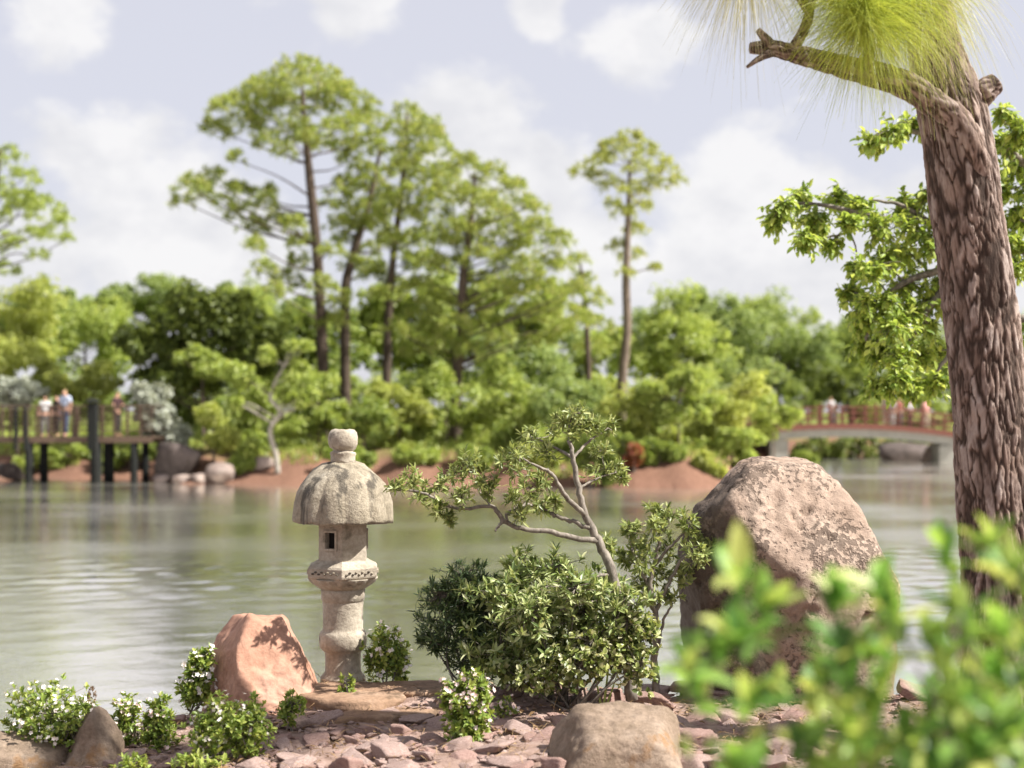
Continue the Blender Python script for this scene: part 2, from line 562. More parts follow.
# ------------------------------------------------------------------ ground, water
def terrain_mat():
    m, t, out = nt('ground_soil')
    g = N(t, 'ShaderNodeNewGeometry')
    sp = N(t, 'ShaderNodeSeparateXYZ')
    t.links.new(g.outputs['Position'], sp.inputs[0])
    n1 = N(t, 'ShaderNodeTexNoise', i_Scale=9.0, i_Detail=10.0, i_Roughness=.75)
    n2 = N(t, 'ShaderNodeTexNoise', i_Scale=.35, i_Detail=5.0, i_Roughness=.6)
    n3 = N(t, 'ShaderNodeTexNoise', i_Scale=60.0, i_Detail=5.0, i_Roughness=.7)
    for n in (n1, n2, n3):
        t.links.new(g.outputs['Position'], n.inputs['Vector'])
    near = ramp(t, [(.28, (.13, .085, .066)), (.5, (.28, .195, .16)), (.72, (.41, .32, .285))], n1.outputs['Fac'])
    far = ramp(t, [(.3, (.085, .045, .03)), (.55, (.19, .105, .072)), (.75, (.27, .165, .118))], n1.outputs['Fac'])
    grs = ramp(t, [(.3, (.10, .13, .03)), (.7, (.22, .25, .06))], n1.outputs['Fac'])
    # ground cover takes over inland on the far shore
    a = N(t, 'ShaderNodeMath', operation='MULTIPLY_ADD', i_1=1.6)
    t.links.new(n2.outputs['Fac'], a.inputs[0])
    t.links.new(sp.outputs['Z'], a.inputs[2])
    gr = ramp(t, [(0.0, (0, 0, 0)), (1.0, (1, 1, 1))])
    mr = N(t, 'ShaderNodeMapRange', i_1=1.75, i_2=2.5)
    t.links.new(a.outputs[0], mr.inputs[0])
    mg = N(t, 'ShaderNodeMix', data_type='RGBA')
    t.links.new(mr.outputs[0], mg.inputs[0])
    t.links.new(far.outputs[0], mg.inputs[6])
    t.links.new(grs.outputs[0], mg.inputs[7])
    my = N(t, 'ShaderNodeMapRange', i_1=25.0, i_2=30.0)
    t.links.new(sp.outputs['Y'], my.inputs[0])
    mx = N(t, 'ShaderNodeMix', data_type='RGBA')
    t.links.new(my.outputs[0], mx.inputs[0])
    t.links.new(near.outputs[0], mx.inputs[6])
    t.links.new(mg.outputs[2], mx.inputs[7])
    p = N(t, 'ShaderNodeBsdfPrincipled', i_Roughness=.95)
    p.inputs['Specular IOR Level'].default_value = .1
    t.links.new(mx.outputs[2], p.inputs['Base Color'])
    b = N(t, 'ShaderNodeBump', i_Strength=.7, i_Distance=.02)
    t.links.new(n3.outputs['Fac'], b.inputs['Height'])
    t.links.new(b.outputs[0], p.inputs['Normal'])
    t.links.new(p.outputs[0], out.inputs[0])
    return m


def make_ground():
    xs = np.unique(np.concatenate([np.linspace(-900, -60, 15), np.linspace(-60, -6, 90), np.linspace(-6, 7, 200),
                                   np.linspace(7, 60, 90), np.linspace(60, 900, 15)]))
    ys = np.unique(np.concatenate([np.linspace(-300, -4, 12), np.linspace(-4, 5, 30), np.linspace(5, 12, 150),
                                   np.linspace(12, 46, 30), np.linspace(46, 96, 120), np.linspace(96, 900, 20)]))
    X, Y = np.meshgrid(xs, ys)
    Z = height(X, Y)
    near = (Y < 12) & (np.abs(X) < 7)
    for i, j in zip(*np.nonzero(near)):
        v = Vector((X[i, j] * 2.5, Y[i, j] * 2.5, 0))
        Z[i, j] += .035 * mnoise.noise(v) + .02 * mnoise.noise(v * 3.1)
    nx, ny = len(xs), len(ys)
    i, j = np.meshgrid(np.arange(ny - 1), np.arange(nx - 1), indexing='ij')
    Q = np.stack([i * nx + j, i * nx + j + 1, (i + 1) * nx + j + 1, (i + 1) * nx + j], -1).reshape(-1, 4)
    mb = MB()
    mb.add(np.stack([X.ravel(), Y.ravel(), Z.ravel()], 1), [Q])
    o = mb.build('ground', terrain_mat())
    tag(o, kind='structure')


def water_mat():
    m, t, out = nt('pond_water')
    g = N(t, 'ShaderNodeNewGeometry')
    mp = N(t, 'ShaderNodeMapping')
    mp.inputs['Scale'].default_value = (1.0, 1.2, 1.0)
    t.links.new(g.outputs['Position'], mp.inputs[0])
    n1 = N(t, 'ShaderNodeTexNoise', i_Scale=9.0, i_Detail=3.0, i_Roughness=.6, i_Distortion=.6)
    n2 = N(t, 'ShaderNodeTexNoise', i_Scale=7.0, i_Detail=3.0, i_Roughness=.6, i_Distortion=.5)
    n3 = N(t, 'ShaderNodeTexNoise', i_Scale=.12, i_Detail=2.0)
    for n in (n1, n2, n3):
        t.links.new(mp.outputs[0], n.inputs['Vector'])
    ad = N(t, 'ShaderNodeMath', operation='MULTIPLY_ADD', i_1=.35)
    t.links.new(n2.outputs['Fac'], ad.inputs[0])
    t.links.new(n1.outputs['Fac'], ad.inputs[2])
    st = N(t, 'ShaderNodeMapRange', i_1=.35, i_2=.65, i_3=.35, i_4=.8)
    t.links.new(n3.outputs['Fac'], st.inputs[0])
    b = N(t, 'ShaderNodeBump', i_Distance=.006)
    t.links.new(st.outputs[0], b.inputs['Strength'])
    t.links.new(ad.outputs[0], b.inputs['Height'])
    p = N(t, 'ShaderNodeBsdfPrincipled', i_Roughness=.12)
    rr = N(t, 'ShaderNodeMapRange', i_1=.36, i_2=.64, i_3=.09, i_4=.2)
    t.links.new(n3.outputs['Fac'], rr.inputs[0])
    t.links.new(rr.outputs[0], p.inputs['Roughness'])
    p.inputs['IOR'].default_value = 1.33
    p.inputs['Metallic'].default_value = .95
    p.inputs['Base Color'].default_value = (.91, .86, .77, 1)
    t.links.new(b.outputs[0], p.inputs['Normal'])
    t.links.new(p.outputs[0], out.inputs[0])
    return m


def make_water():
    """pond surface with real ripples: finer rows near the bank, coarser far away"""
    ys = [4.0]
    while ys[-1] < 62:
        ys.append(ys[-1] + min(.5, max(.06, ys[-1] ** 2 / 3413 * .7)))
    while ys[-1] < 190:
        ys.append(ys[-1] + 2.0)
    ys = np.array(ys)
    xs = np.concatenate([np.linspace(-160, -32, 20), np.linspace(-31.9, -9, 150), np.linspace(-8.9, 8, 190), np.linspace(8.1, 31.9, 155), np.linspace(32, 160, 20)])
    X, Y = np.meshgrid(xs, ys)
    Z = np.zeros_like(X)
    rng = np.random.default_rng(4)
    dist = np.clip(Y, 8, 60)
    for k in range(56):
        lam = .16 * (1.1 / .16) ** rng.random()
        a = R(-80) + rng.normal() * 1.1
        kx, ky = math.cos(a) * 2 * PI / lam, math.sin(a) * 2 * PI / lam
        fade = np.clip(1.6 - .45 * np.minimum(dist ** 2 / 3413 * .7, .5) * 4 / lam, 0, 1)
        Z += lam / (2 * PI) * .0095 * fade * np.sin(kx * X + ky * Y + rng.random() * 2 * PI)
    gust = np.zeros_like(X)
    for k in range(9):
        a, l = rng.random() * 2 * PI, 6 + 10 * rng.random()
        gust += np.sin((math.cos(a) * X * .6 + math.sin(a) * Y) * 2 * PI / l + rng.random() * 6)
    Z *= .62 + .42 * np.tanh(gust / 2)
    nx, ny = len(xs), len(ys)
    i, j = np.meshgrid(np.arange(ny - 1), np.arange(nx - 1), indexing='ij')
    Q = np.stack([i * nx + j, i * nx + j + 1, (i + 1) * nx + j + 1, (i + 1) * nx + j], -1).reshape(-1, 4)
    mb = MB()
    mb.add(np.stack([X.ravel(), Y.ravel(), Z.ravel()], 1), [Q])
    o = mb.build('water', water_mat())
    tag(o, kind='structure')


make_ground()
make_water()

# ------------------------------------------------------------------ rocks
def ico(sub):
    import bmesh
    bm = bmesh.new()
    bmesh.ops.create_icosphere(bm, subdivisions=sub, radius=1)
    V = np.array([v.co[:] for v in bm.verts])
    Fc = np.array([[v.index for v in f.verts] for f in bm.faces])
    bm.free()
    return V, Fc


ICO = {k: ico(k) for k in (1, 2, 3, 4, 5, 6)}


def rock_v(sub, planes, rough=.04, freq=2.5, seed=0, soft=18.0, fine=.35, pit=0.0):
    """planes: (normal, distance); a soft-cornered polyhedron with noise"""
    V, Fc = ICO[sub]
    nn = unit([p[0] for p in planes])
    dd = np.array([p[1] for p in planes])
    q = np.maximum(V @ nn.T, 1e-4) / dd[None]
    r = 1.0 / (np.sum(q ** soft, axis=1) ** (1 / soft))
    P = V * r[:, None]
    off = Vector((seed * 7.3, seed * 3.1, seed * 1.7))
    for i in range(len(P)):
        v = Vector(P[i]) * freq + off
        d = mnoise.noise(v) + fine * mnoise.noise(v * 3.3) + fine * .5 * mnoise.noise(v * 8.0)
        if pit:
            q = Vector(P[i])
            a = mnoise.noise(q * 11.5 + off) + .35 * mnoise.noise(q * 24 + off)
            b = mnoise.noise(q * 2.1 + Vector((3, 1, 9))) * 1.1 + .45 * P[i][0] + .25 * P[i][2]
            h = min(1, max(0, (a - .34 + .5 * min(.35, b)) / .2))
            P[i] -= V[i] * h * h * (3 - 2 * h) * pit
        P[i] += V[i] * d * rough
    return P, Fc


def rand_planes(rng, n=12, lo=.65, hi=1.05):
    d = rnd_dirs(rng, n)
    pl = [(x, lo + (hi - lo) * rng.random()) for x in d]
    for a in ((1, 0, 0), (-1, 0, 0), (0, 1, 0), (0, -1, 0), (0, 0, 1), (0, 0, -1)):
        pl.append((a, 1.0))
    return pl


def rock(name, label, cat, loc, V, Fc, mat, smooth=True, group=None, rz=0.0):
    mb = MB()
    mb.add(V, [Fc], 0, smooth)
    o = mb.build(name, mat)
    o.location = [float(a) for a in loc]
    o.rotation_euler = (0, 0, rz)
    return tag(o, label, cat, group)


# big boulder
Db = 9.2
pb = W(788, 585, Db)
pl = [((0, -.1, 1), .79), ((-.69, -.15, .72), .76), ((-.98, -.1, .19), .70), ((-.98, -.1, -.2), .63), ((.77, -.05, .64), .67), ((.9, -.1, .44), .61), ((.94, .1, .30), .62), ((1, 0, -.06), .64),
      ((.16, -.80, .56), .56), ((-.75, -.66, .05), .60), ((-.4, -.88, -.22), .52), ((.35, -.93, -.05), .56), ((.35, -.5, .78), .70),
      ((0, 1, .2), .55), ((0, 0, -1), .8), ((-.6, .6, .4), .65)]
V, Fc = rock_v(6, pl, .022, 3.2, 3, 40, .7, .026)
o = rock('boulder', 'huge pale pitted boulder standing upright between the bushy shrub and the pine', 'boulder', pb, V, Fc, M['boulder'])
# pink boulder by the lantern
pp = G(258, 712)
pl = [((.46, -.75, .46), .27), ((-.86, -.50, .10), .27), ((-.74, -.35, .56), .37), ((.05, .1, 1), .50), ((.9, .1, .42), .30), ((-1, .2, .1), .42),
      ((0, 1, .2), .32), ((0, 0, -1), .3), ((.1, -1, .2), .36)]
V, Fc = rock_v(6, pl, .022, 4.5, 5, 44, .6)
rock('boulder', 'smooth salmon pink boulder beside the stone lantern', 'boulder', pp + [0, .25, .03], V, Fc, M['pink'])
# tan boulder at the bottom
pt = G(622, 766)
pl = [((0, -.3, 1), .25), ((-.8, -.3, .6), .33), ((.7, -.4, .6), .33), ((0, -1, .3), .30), ((-1, 0, 0), .44), ((1, 0, 0), .36), ((0, 1, .3), .3), ((0, 0, -1), .3)]
V, Fc = rock_v(5, pl, .025, 5, 8, 14, .5)
V = V * [.8, .8, .78]
rock('boulder', 'low rounded tan boulder with rusty stains in front of the bushy shrub', 'boulder', pt + [0, .05, .02], V, Fc, M['tan'])
pt = G(15, 768)
pl = [((.2, -.3, 1), .24), ((-.8, -.3, .6), .35), ((.8, -.4, .45), .33), ((0, -1, .3), .30), ((-1, 0, 0), .44), ((1, 0, 0), .40), ((0, 1, .3), .3), ((0, 0, -1), .3)]
V, Fc = rock_v(4, pl, .02, 5, 18, 14, .5)
V = V * [.62, .62, .50]
rock('boulder', 'smooth beige boulder in front of the big white flowered bush', 'boulder', pt + [0, .1, -.02], V, Fc, M['tan'])
pt = G(88, 768)
pl = [((.75, -.3, .5), .17), ((-.75, -.3, .55), .17), ((0, -1, .3), .16), ((-1, 0, 0), .26), ((1, 0, 0), .22), ((0, 1, .3), .2), ((0, 0, -1), .3), ((0, 0, 1), .29)]
V, Fc = rock_v(4, pl, .02, 6, 28, 20, .5)
V = V * [.62, .65, .84]
rock('boulder', 'pointed brown rock topped by a dry stalk', 'boulder', pt + [0, .1, .05], V, Fc, M['tan'])

# slabs of the flat ledge round the lantern
def slab(px, py, wx, wy, h, seed, label, mat='slab', tilt=0.0, lift=0.0):
    p = G(px, py)
    rng = np.random.default_rng(seed)
    d = []
    for k in range(9):
        a = k / 9 * 2 * PI + rng.random() * .4
        d.append(((math.cos(a), math.sin(a), .15 * rng.normal()), .8 + .3 * rng.random()))
    d += [((0.05, -.05, 1), .5), ((0, 0, -1), .5)]
    V, Fc = rock_v(4, d, .05, 2.2, seed, 18, .5)
    V = V * [wx, wy, h]
    rock('stone_slab', label, 'slab', p + [0, 0, lift], V, Fc, M[mat], rz=rng.random() * .4)


slab(350, 697, .36, .30, .09, 1, 'broad flat brown slab under the foot of the stone lantern', lift=.0)
slab(410, 692, .34, .20, .08, 2, 'flat brown slab behind the pink flowered clump', lift=.0)
slab(388, 716, .34, .13, .07, 3, 'long thin brown slab edging the rubble below the lantern', lift=-.01)
slab(648, 696, .15, .10, .05, 4, 'thin layered grey pink slab at the foot of the bushy shrub', 'rubble', lift=.03)
slab(688, 690, .12, .10, .05, 5, 'pale flat slab between the bushy shrub and the huge boulder', 'rubble', lift=.02)

# rubble: individual stones
rng = np.random.default_rng(11)
bases = []
for k in range(10):
    pl = rand_planes(rng, 8, .5, .95)
    V, Fc = rock_v(4, pl, .03, 2.0, 40 + k, 60, .6)
    mb = MB()
    mb.add(V, [Fc], 0, True)
    bases.append(mb.mesh('rubble_stone', M['rubble_red'] if k % 3 == 0 else M['rubble']))
placed = []
cnt = 0
tries = 0
while cnt < 290 and tries < 6000:
    tries += 1
    px = rng.uniform(105, 1000)
    py = rng.uniform(692, 772) if px > 300 else rng.uniform(722, 772)
    if px > 600:
        py = rng.uniform(680, 772)
    if 300 < px < 450 and py < 722:
        continue
    s = (.026 + .075 * rng.random() ** 2.0) * (1.25 if px > 600 else 1)
    p = G(px, py)
    if any((p[0] - q[0]) ** 2 + (p[1] - q[1]) ** 2 < (0.72 * (s + q[2])) ** 2 for q in placed):
        continue
    placed.append((p[0], p[1], s))
    o = bpy.data.objects.new('rubble_stone', bases[cnt % 10])
    COL.objects.link(o)
    o.location = (p[0], p[1], hz(p[0], p[1]) + s * .18)
    o.scale = (s * rng.uniform(.9, 1.6), s * rng.uniform(.8, 1.3), s * rng.uniform(.35, .6))
    o.rotation_euler = (rng.normal() * .15, rng.normal() * .15, rng.uniform(0, 6.28))
    tag(o, 'small flat pinkish stone lying loose in the rubble of the near bank', 'stone', 'pink rubble stones on the near bank')
    cnt += 1
# grit between them
mb = MB()
V1, F1 = ICO[1]
for k in range(2600):
    x = rng.uniform(-3.4, 3.6)
    y = rng.uniform(6.6, 9.6)
    s = rng.uniform(.006, .02)
    v = V1 * (1 + .3 * rng.normal(size=(len(V1), 1))) * s * [1.3, 1, .6] + [x, y, hz(x, y) + .012]
    mb.add(v, [F1], 0 if rng.random() < .6 else 1, False)
o = mb.build('gravel', [M['rubble'], M['rubble_red']])
tag(o, 'pinkish grit and chips between the stones of the near bank', 'gravel', kind='stuff')
# fallen leaves and bark bits
mb = MB()
n = 1500
P = np.stack([rng.uniform(-3, 3.5, n), rng.uniform(6.8, 9.5, n), np.zeros(n)], 1)
P[:, 2] = height(P[:, 0], P[:, 1]) + .015 + .02 * rng.random(n)
dv = rng.normal(size=(n, 3)) * [1, 1, .25]
nv = unit(rng.normal(size=(n, 3)) * .4 + [0, 0, 1])
V, Fc = leaves4(P, dv, nv, .02 + .035 * rng.random(n), .008 + .012 * rng.random(n))
mb.add(V, Fc, 0, False)
n = 2600
P = np.stack([rng.uniform(-3, 3.5, n), rng.uniform(6.8, 9.5, n), np.zeros(n)], 1)
P[:, 2] = height(P[:, 0], P[:, 1]) + .02 + .02 * rng.random(n)
V, Fc = leaves4(P, rng.normal(size=(n, 3)) * [1, 1, .12], unit(rng.normal(size=(n, 3)) * .3 + [0, 0, 1]), .10 + .12 * rng.random(n), .004)
mb.add(V, Fc, 0, False)
tag(mb.build('leaf_litter', M['dry']), 'dry brown leaves and fallen pine needles scattered over the near bank', 'leaf litter', kind='stuff')

# ------------------------------------------------------------------ stone lantern
def stone_lantern():
    Dl = 9.0
    s = mpp(Dl)
    base = W(343, 690, Dl)
    base[2] = hz(base[0], base[1]) + .02
    t = thing('stone_lantern', 'tall carved stone garden lantern with fluted domed roof at the water edge', 'lantern', base)
    z0 = CZ - (690 - YH) * s - base[2]

    def Z(py):
        return (690 - py) * s + z0

    def Rr(px):
        return px * s
    rot = R(35)
    # base and shaft
    mb = MB()
    add_lathe(mb, [(Rr(27), Z(702)), (Rr(27), Z(684)), (Rr(25.5), Z(681)), (Rr(22), Z(679))], 6, rz=rot, smooth=False)
    mb.build('base', M['stone'], t)
    mb = MB()
    prof = [(22.5, 680), (22.5, 676.5), (20, 674), (18, 671), (17.6, 660), (18, 652), (20.5, 649.5), (23, 647), (23.8, 641), (23.8, 635), (22.6, 631.5), (20.6, 630), (20, 627),
            (20, 612), (20.4, 602), (20.6, 600), (21.6, 599.5), (21.8, 592), (22, 588)]
    add_lathe(mb, [(Rr(a), Z(b)) for a, b in prof], 40)
    mb.build('shaft', M['stone'], t)
    # platform: petal course, then hexagonal slab with carved relief
    mb = MB()
    prof = [(22, 588.5), (27, 585), (32, 581), (34, 578), (34.5, 577)]
    add_lathe(mb, [(Rr(a), Z(b)) for a, b in prof], 72, rz=rot, lobes=18, amp=[.02, .05, .07, .06, .05])
    mb.build('lotus_course', M['stone'], t)
    mb = MB()
    prof = [(36, 577.5), (38.5, 575.5), (39, 574), (39, 566.5), (37.5, 564.5), (30, 561), (28, 559.5)]
    add_lathe(mb, [(Rr(a), Z(b)) for a, b in prof], 6, rz=rot, smooth=False)
    pf = mb.build('platform', M['stone'], t)
    # relief: little carved wave bosses along each side
    mb = MB()
    for k in range(6):
        a0, a1 = rot + k * PI / 3, rot + (k + 1) * PI / 3
        p0 = np.array([math.cos(a0), math.sin(a0)]) * Rr(39)
        p1 = np.array([math.cos(a1), math.sin(a1)]) * Rr(39)
        for q in range(9):
            f = .14 + .72 * q / 8
            c = p0 * (1 - f) + p1 * f
            zz = Z(570.4) + (Rr(.9) if q % 2 else -Rr(.9))
            V, Fc = ICO[2]
            mb.add(V * [Rr(1.7), Rr(1.7), Rr(1.0)] + [c[0], c[1], zz], [Fc])
    mb.build('carved_relief', M['roof_stone'], pf)
    # fire box: hexagonal walls with a square opening in the front-left wall
    mb = MB()
    rb = Rr(27)
    zb, zt = Z(560), Z(520)
    wins = {k for k in range(6)}
    for k in range(6):
        a0, a1 = rot + k * PI / 3, rot + (k + 1) * PI / 3
        p0 = np.array([math.cos(a0), math.sin(a0), 0]) * rb
        p1 = np.array([math.cos(a1), math.sin(a1), 0]) * rb
        inn = -unit((p0 + p1) / 2) * Rr(6.5)

        def pt(u, z, i=0):
            return p0 * (1 - u) + p1 * u + [0, 0, z] + inn * i
        mid = math.atan2((p0 + p1)[1], (p0 + p1)[0])
        has = (k % 2 == 1)
        if has:
            u0, u1, w0, w1 = .30, .70, Z(547), Z(531)
            us, zs = [0, u0, u1, 1], [zb, w0, w1, zt]
            for i in range(3):
                for j in range(3):
                    if i == 1 and j == 1:
                        continue
                    mb.add([pt(us[i], zs[j]), pt(us[i + 1], zs[j]), pt(us[i + 1], zs[j + 1]), pt(us[i], zs[j + 1])], [np.array([[0, 1, 2, 3]])], 0, False)
            cs = [(u0, w0), (u1, w0), (u1, w1), (u0, w1)]
            for q in range(4):
                a, b = cs[q], cs[(q + 1) % 4]
                mb.add([pt(*a), pt(*a, 1), pt(*b, 1), pt(*b)], [np.array([[0, 1, 2, 3]])], 0, False)
            mb.add([pt(u0, w0, .98), pt(u1, w0, .98), pt(u1, w1, .98), pt(u0, w1, .98)], [np.array([[0, 1, 2, 3]])], 1, False)  # black plate closing the opening, in place of a shaded interior
        else:
            mb.add([pt(0, zb), pt(1, zb), pt(1, zt), pt(0, zt)], [np.array([[0, 1, 2, 3]])], 0, False)
    fb = mb.build('fire_box', [M['stone'], M['black']], t)
    # window surround
    mb = MB()
    for k in (1, 3, 5):
        a0, a1 = rot + k * PI / 3, rot + (k + 1) * PI / 3
        p0 = np.array([math.cos(a0), math.sin(a0), 0]) * rb
        p1 = np.array([math.cos(a1), math.sin(a1), 0]) * rb
        am = math.atan2((p0 + p1)[1], (p0 + p1)[0])
        c = (p0 + p1) / 2 * 1.012
        zc = Z(539)
        for du, dz, sx, sz in ((-.25, 0, Rr(2.2), Rr(20)), (.25, 0, Rr(2.2), Rr(20)), (0, 9, Rr(11.4), Rr(2.2)), (0, -9, Rr(11.4), Rr(2.2))):
            q = c + (p1 - p0) * du
            add_box(mb, [q[0], q[1], zc + Rr(dz)], (Rr(2.5), sx, sz), am)
    mb.build('window_frame', M['stone'], fb)
    # roof: umbrella dome with twelve scalloped flutes
    mb = MB()
    prof = [(10, 524), (44, 522.5), (49.5, 521.5), (50, 519), (49.6, 512), (48.5, 503), (46, 494), (42, 485), (36, 477), (29, 470), (21, 465), (13, 462), (8, 461)]
    amp = [0, .045, .06, .062, .06, .055, .05, .045, .04, .03, .02, .01, 0]
    add_lathe(mb, [(Rr(a), Z(b)) for a, b in prof], 160, rz=rot + .35, lobes=12, amp=amp)
    V = mb.V[0]
    for i in range(len(V)):
        v = Vector(V[i]) * 9
        V[i] *= 1 + .012 * mnoise.noise(v) + .008 * mnoise.noise(v * 3)
    mb.build('roof', M['roof_stone'], t)
    mb = MB()
    prof = [(12.5, 464), (12.2, 460), (12.4, 455.5), (13.2, 453.8), (12.6, 452.4), (9.6, 451.4), (10.2, 450.2), (13, 448), (14.6, 444), (14.8, 438), (13.8, 433.5), (11.5, 431), (7.5, 430), (3, 430.5)]
    add_lathe(mb, [(Rr(a), Z(b)) for a, b in prof], 36)
    V = mb.V[0]
    for i in range(len(V)):
        V[i] *= 1 + .012 * mnoise.noise(Vector(V[i]) * 12)
    mb.build('finial', M['stone'], t)


stone_lantern()

# ------------------------------------------------------------------ windswept small tree and shrubs on the near bank
def plant_branches(mb, rng, pts_lists, D0, dys=None, seg=6):
    """polylines given in picture positions plus a depth offset; returns all points and radii"""
    allp, allr = [], []
    for pl, (r0, r1) in pts_lists:
        P = np.array([W(p[0], p[1], D0 + (p[2] if len(p) > 2 else 0)) for p in pl])
        n = max(10, len(pl) * 5)
        Q = smooth_path(P, n)
        Q[1:-1] += rng.normal(size=(n - 2, 3)) * r1 * mpp(D0) * .5
        rad = np.linspace(r0, r1, n) * mpp(D0)
        V, Fc = tube_v(Q, rad, seg)
        mb.add(V, Fc)
        allp.append(Q)
        allr.append(rad)
    return np.vstack(allp), np.concatenate(allr)


def rosette(mb, rng, tips, axes, nl, L, Wd, open_=.8, mat=0, six=True, mats=None):
    n = len(tips)
    k = np.repeat(np.arange(n), nl)
    ax = unit(axes)[k]
    e = unit(ax * (.35 + .5 * rng.random((len(k), 1))) + rnd_dirs(rng, len(k)) * open_)
    s = (.65 + .6 * rng.random(len(k)))
    p = tips[k] - ax * (L * .5) * rng.random((len(k), 1)) ** 1.5
    nv = unit(ax + rnd_dirs(rng, len(k)) * .3)
    V, Fc = (leaves6 if six else leaves4)(p, e, nv, L * s, Wd * s)
    mb.add(V, Fc, mat, False)


def twig_pads(bmb, lmb, rng, pads, bp, ntip, nl, L, Wd, twr=.0022, flat=1.0, up=.5):
    for C, r in pads:
        C = np.asarray(C)
        i = int(np.argmin(np.linalg.norm(bp - C, axis=1) + .4 * np.maximum(0, bp[:, 2] - C[2])))
        a = bp[i]
        if np.linalg.norm(C - a) > r * .4:
            m = (a + C) / 2 + rng.normal(size=3) * r * .25
            add_tube(bmb, [a, m, C], [twr * 1.9, twr * 1.5, twr * 1.1], 5, 7)
        d = rnd_dirs(rng, ntip)
        d[:, 2] = d[:, 2] * flat + .1
        tips = C + d * r * (.35 + .75 * rng.random((ntip, 1)))
        for q in tips:
            mid = (C + q) / 2 + rng.normal(size=3) * r * .12
            add_tube(bmb, [C, mid, q], [twr, twr * .8, twr * .5], 3, 4)
        rosette(lmb, rng, tips, d + np.array([0, 0, up]), nl, L, Wd)


def windswept_tree():
    rng = np.random.default_rng(5)
    D0 = 8.6
    b = W(630, 690, D0)
    b[2] = hz(b[0], b[1])
    t = thing('windswept_tree', 'small leaning tree with a bare twisted trunk and sparse leaves above the bushy shrub', 'tree', b)
    mb, lf = MB(), MB()
    br = [([(632, 700), (625, 640), (613, 574), (599, 541), (585, 515), (578, 482), (573, 456), (568, 440)], (9.5, 2.6)),
          ([(599, 541), (575, 538, -.05), (548, 532, -.1), (520, 528, -.12), (503, 520, -.15), (491, 506, -.18), (466, 509, -.2), (445, 505, -.22), (424, 493, -.25), (398, 489, -.25)], (5.0, 1.6)),
          ([(585, 515), (566, 497, -.1), (555, 478, -.16), (546, 470, -.2), (532, 464, -.24), (515, 452, -.25)], (4.2, 1.3)),
          ([(505, 521, -.15), (512, 510, -.1), (530, 505, -.05), (548, 512, 0), (566, 520, 0), (590, 528)], (2.2, 4.0)),
          ([(574, 458), (555, 448, .1), (540, 440, .15), (526, 436, .2)], (2.6, 1.0)),
          ([(571, 448), (569, 428, .05), (574, 412, .08)], (2.6, 1.0)),
          ([(573, 458), (588, 442, .1), (600, 434, .15), (608, 428, .2)], (2.4, 1.0)),
          ([(580, 488), (598, 478, .1), (616, 472, .15)], (2.2, .9)),
          ([(491, 506, -.18), (478, 490, -.1), (474, 470, -.08)], (1.8, .8)),
          ([(503, 520, -.15), (495, 531, -.2)], (2.8, 1.6)),
          ([(612, 574), (592, 576, -.1), (565, 578, -.2), (540, 590, -.3)], (3.0, 1.2)),
          ([(618, 600), (590, 602, -.2), (560, 610, -.3)], (2.6, 1.2))]
    br = [(q, (r0 * .68, r1 * .66)) for q, (r0, r1) in br]
    bp, _ = plant_branches(mb, rng, br, D0)
    s = mpp(D0)
    pads = []
    for (px, py, r, dy) in [(398, 488, 9, -.25), (412, 482, 10, -.2), (420, 499, 9, -.3), (436, 486, 12, -.2), (440, 510, 8, -.25), (453, 475, 12, -.15), (462, 498, 11, -.3),
                            (470, 463, 10, -.1), (482, 478, 12, -.1), (490, 490, 8, -.2), (502, 462, 11, -.2), (516, 448, 12, -.2), (520, 470, 13, -.3), (530, 488, 10, -.15), (512, 497, 10, -.1),
                            (534, 436, 10, .2), (548, 452, 10, .1), (552, 430, 10, .2), (563, 420, 9, .1), (575, 412, 11, .05), (584, 424, 10, 0), (574, 432, 8, .1), (597, 428, 8, .2), (610, 428, 6, .2),
                            (602, 452, 9, .15), (596, 472, 12, .1), (614, 470, 9, .15), (622, 478, 5, .2), (540, 505, 10, 0), (556, 500, 7, 0), (520, 516, 7, -.1), (545, 478, 8, -.2), (610, 545, 9, .1), (450, 520, 5, -.2)]:
        pads.append((W(px, py, D0 + dy + rng.normal() * .06), r * s))
    pads = [(C, r * 1.15) for C, r in pads]
    twig_pads(mb, lf, rng, pads, bp, 13, 10, .050, .0128, .0017)
    mb.build('trunk', M['bark_grey'], t, None).location = (0, 0, 0)
    lf.build('foliage', M['twig_leaf'], t)
    fix_children(t)


def fix_children(t):
    """parts were built in world space: shift them into the space of their thing"""
    for c in t.children:
        c.matrix_parent_inverse.identity()
        c.location = (-t.location[0], -t.location[1], -t.location[2])


windswept_tree()


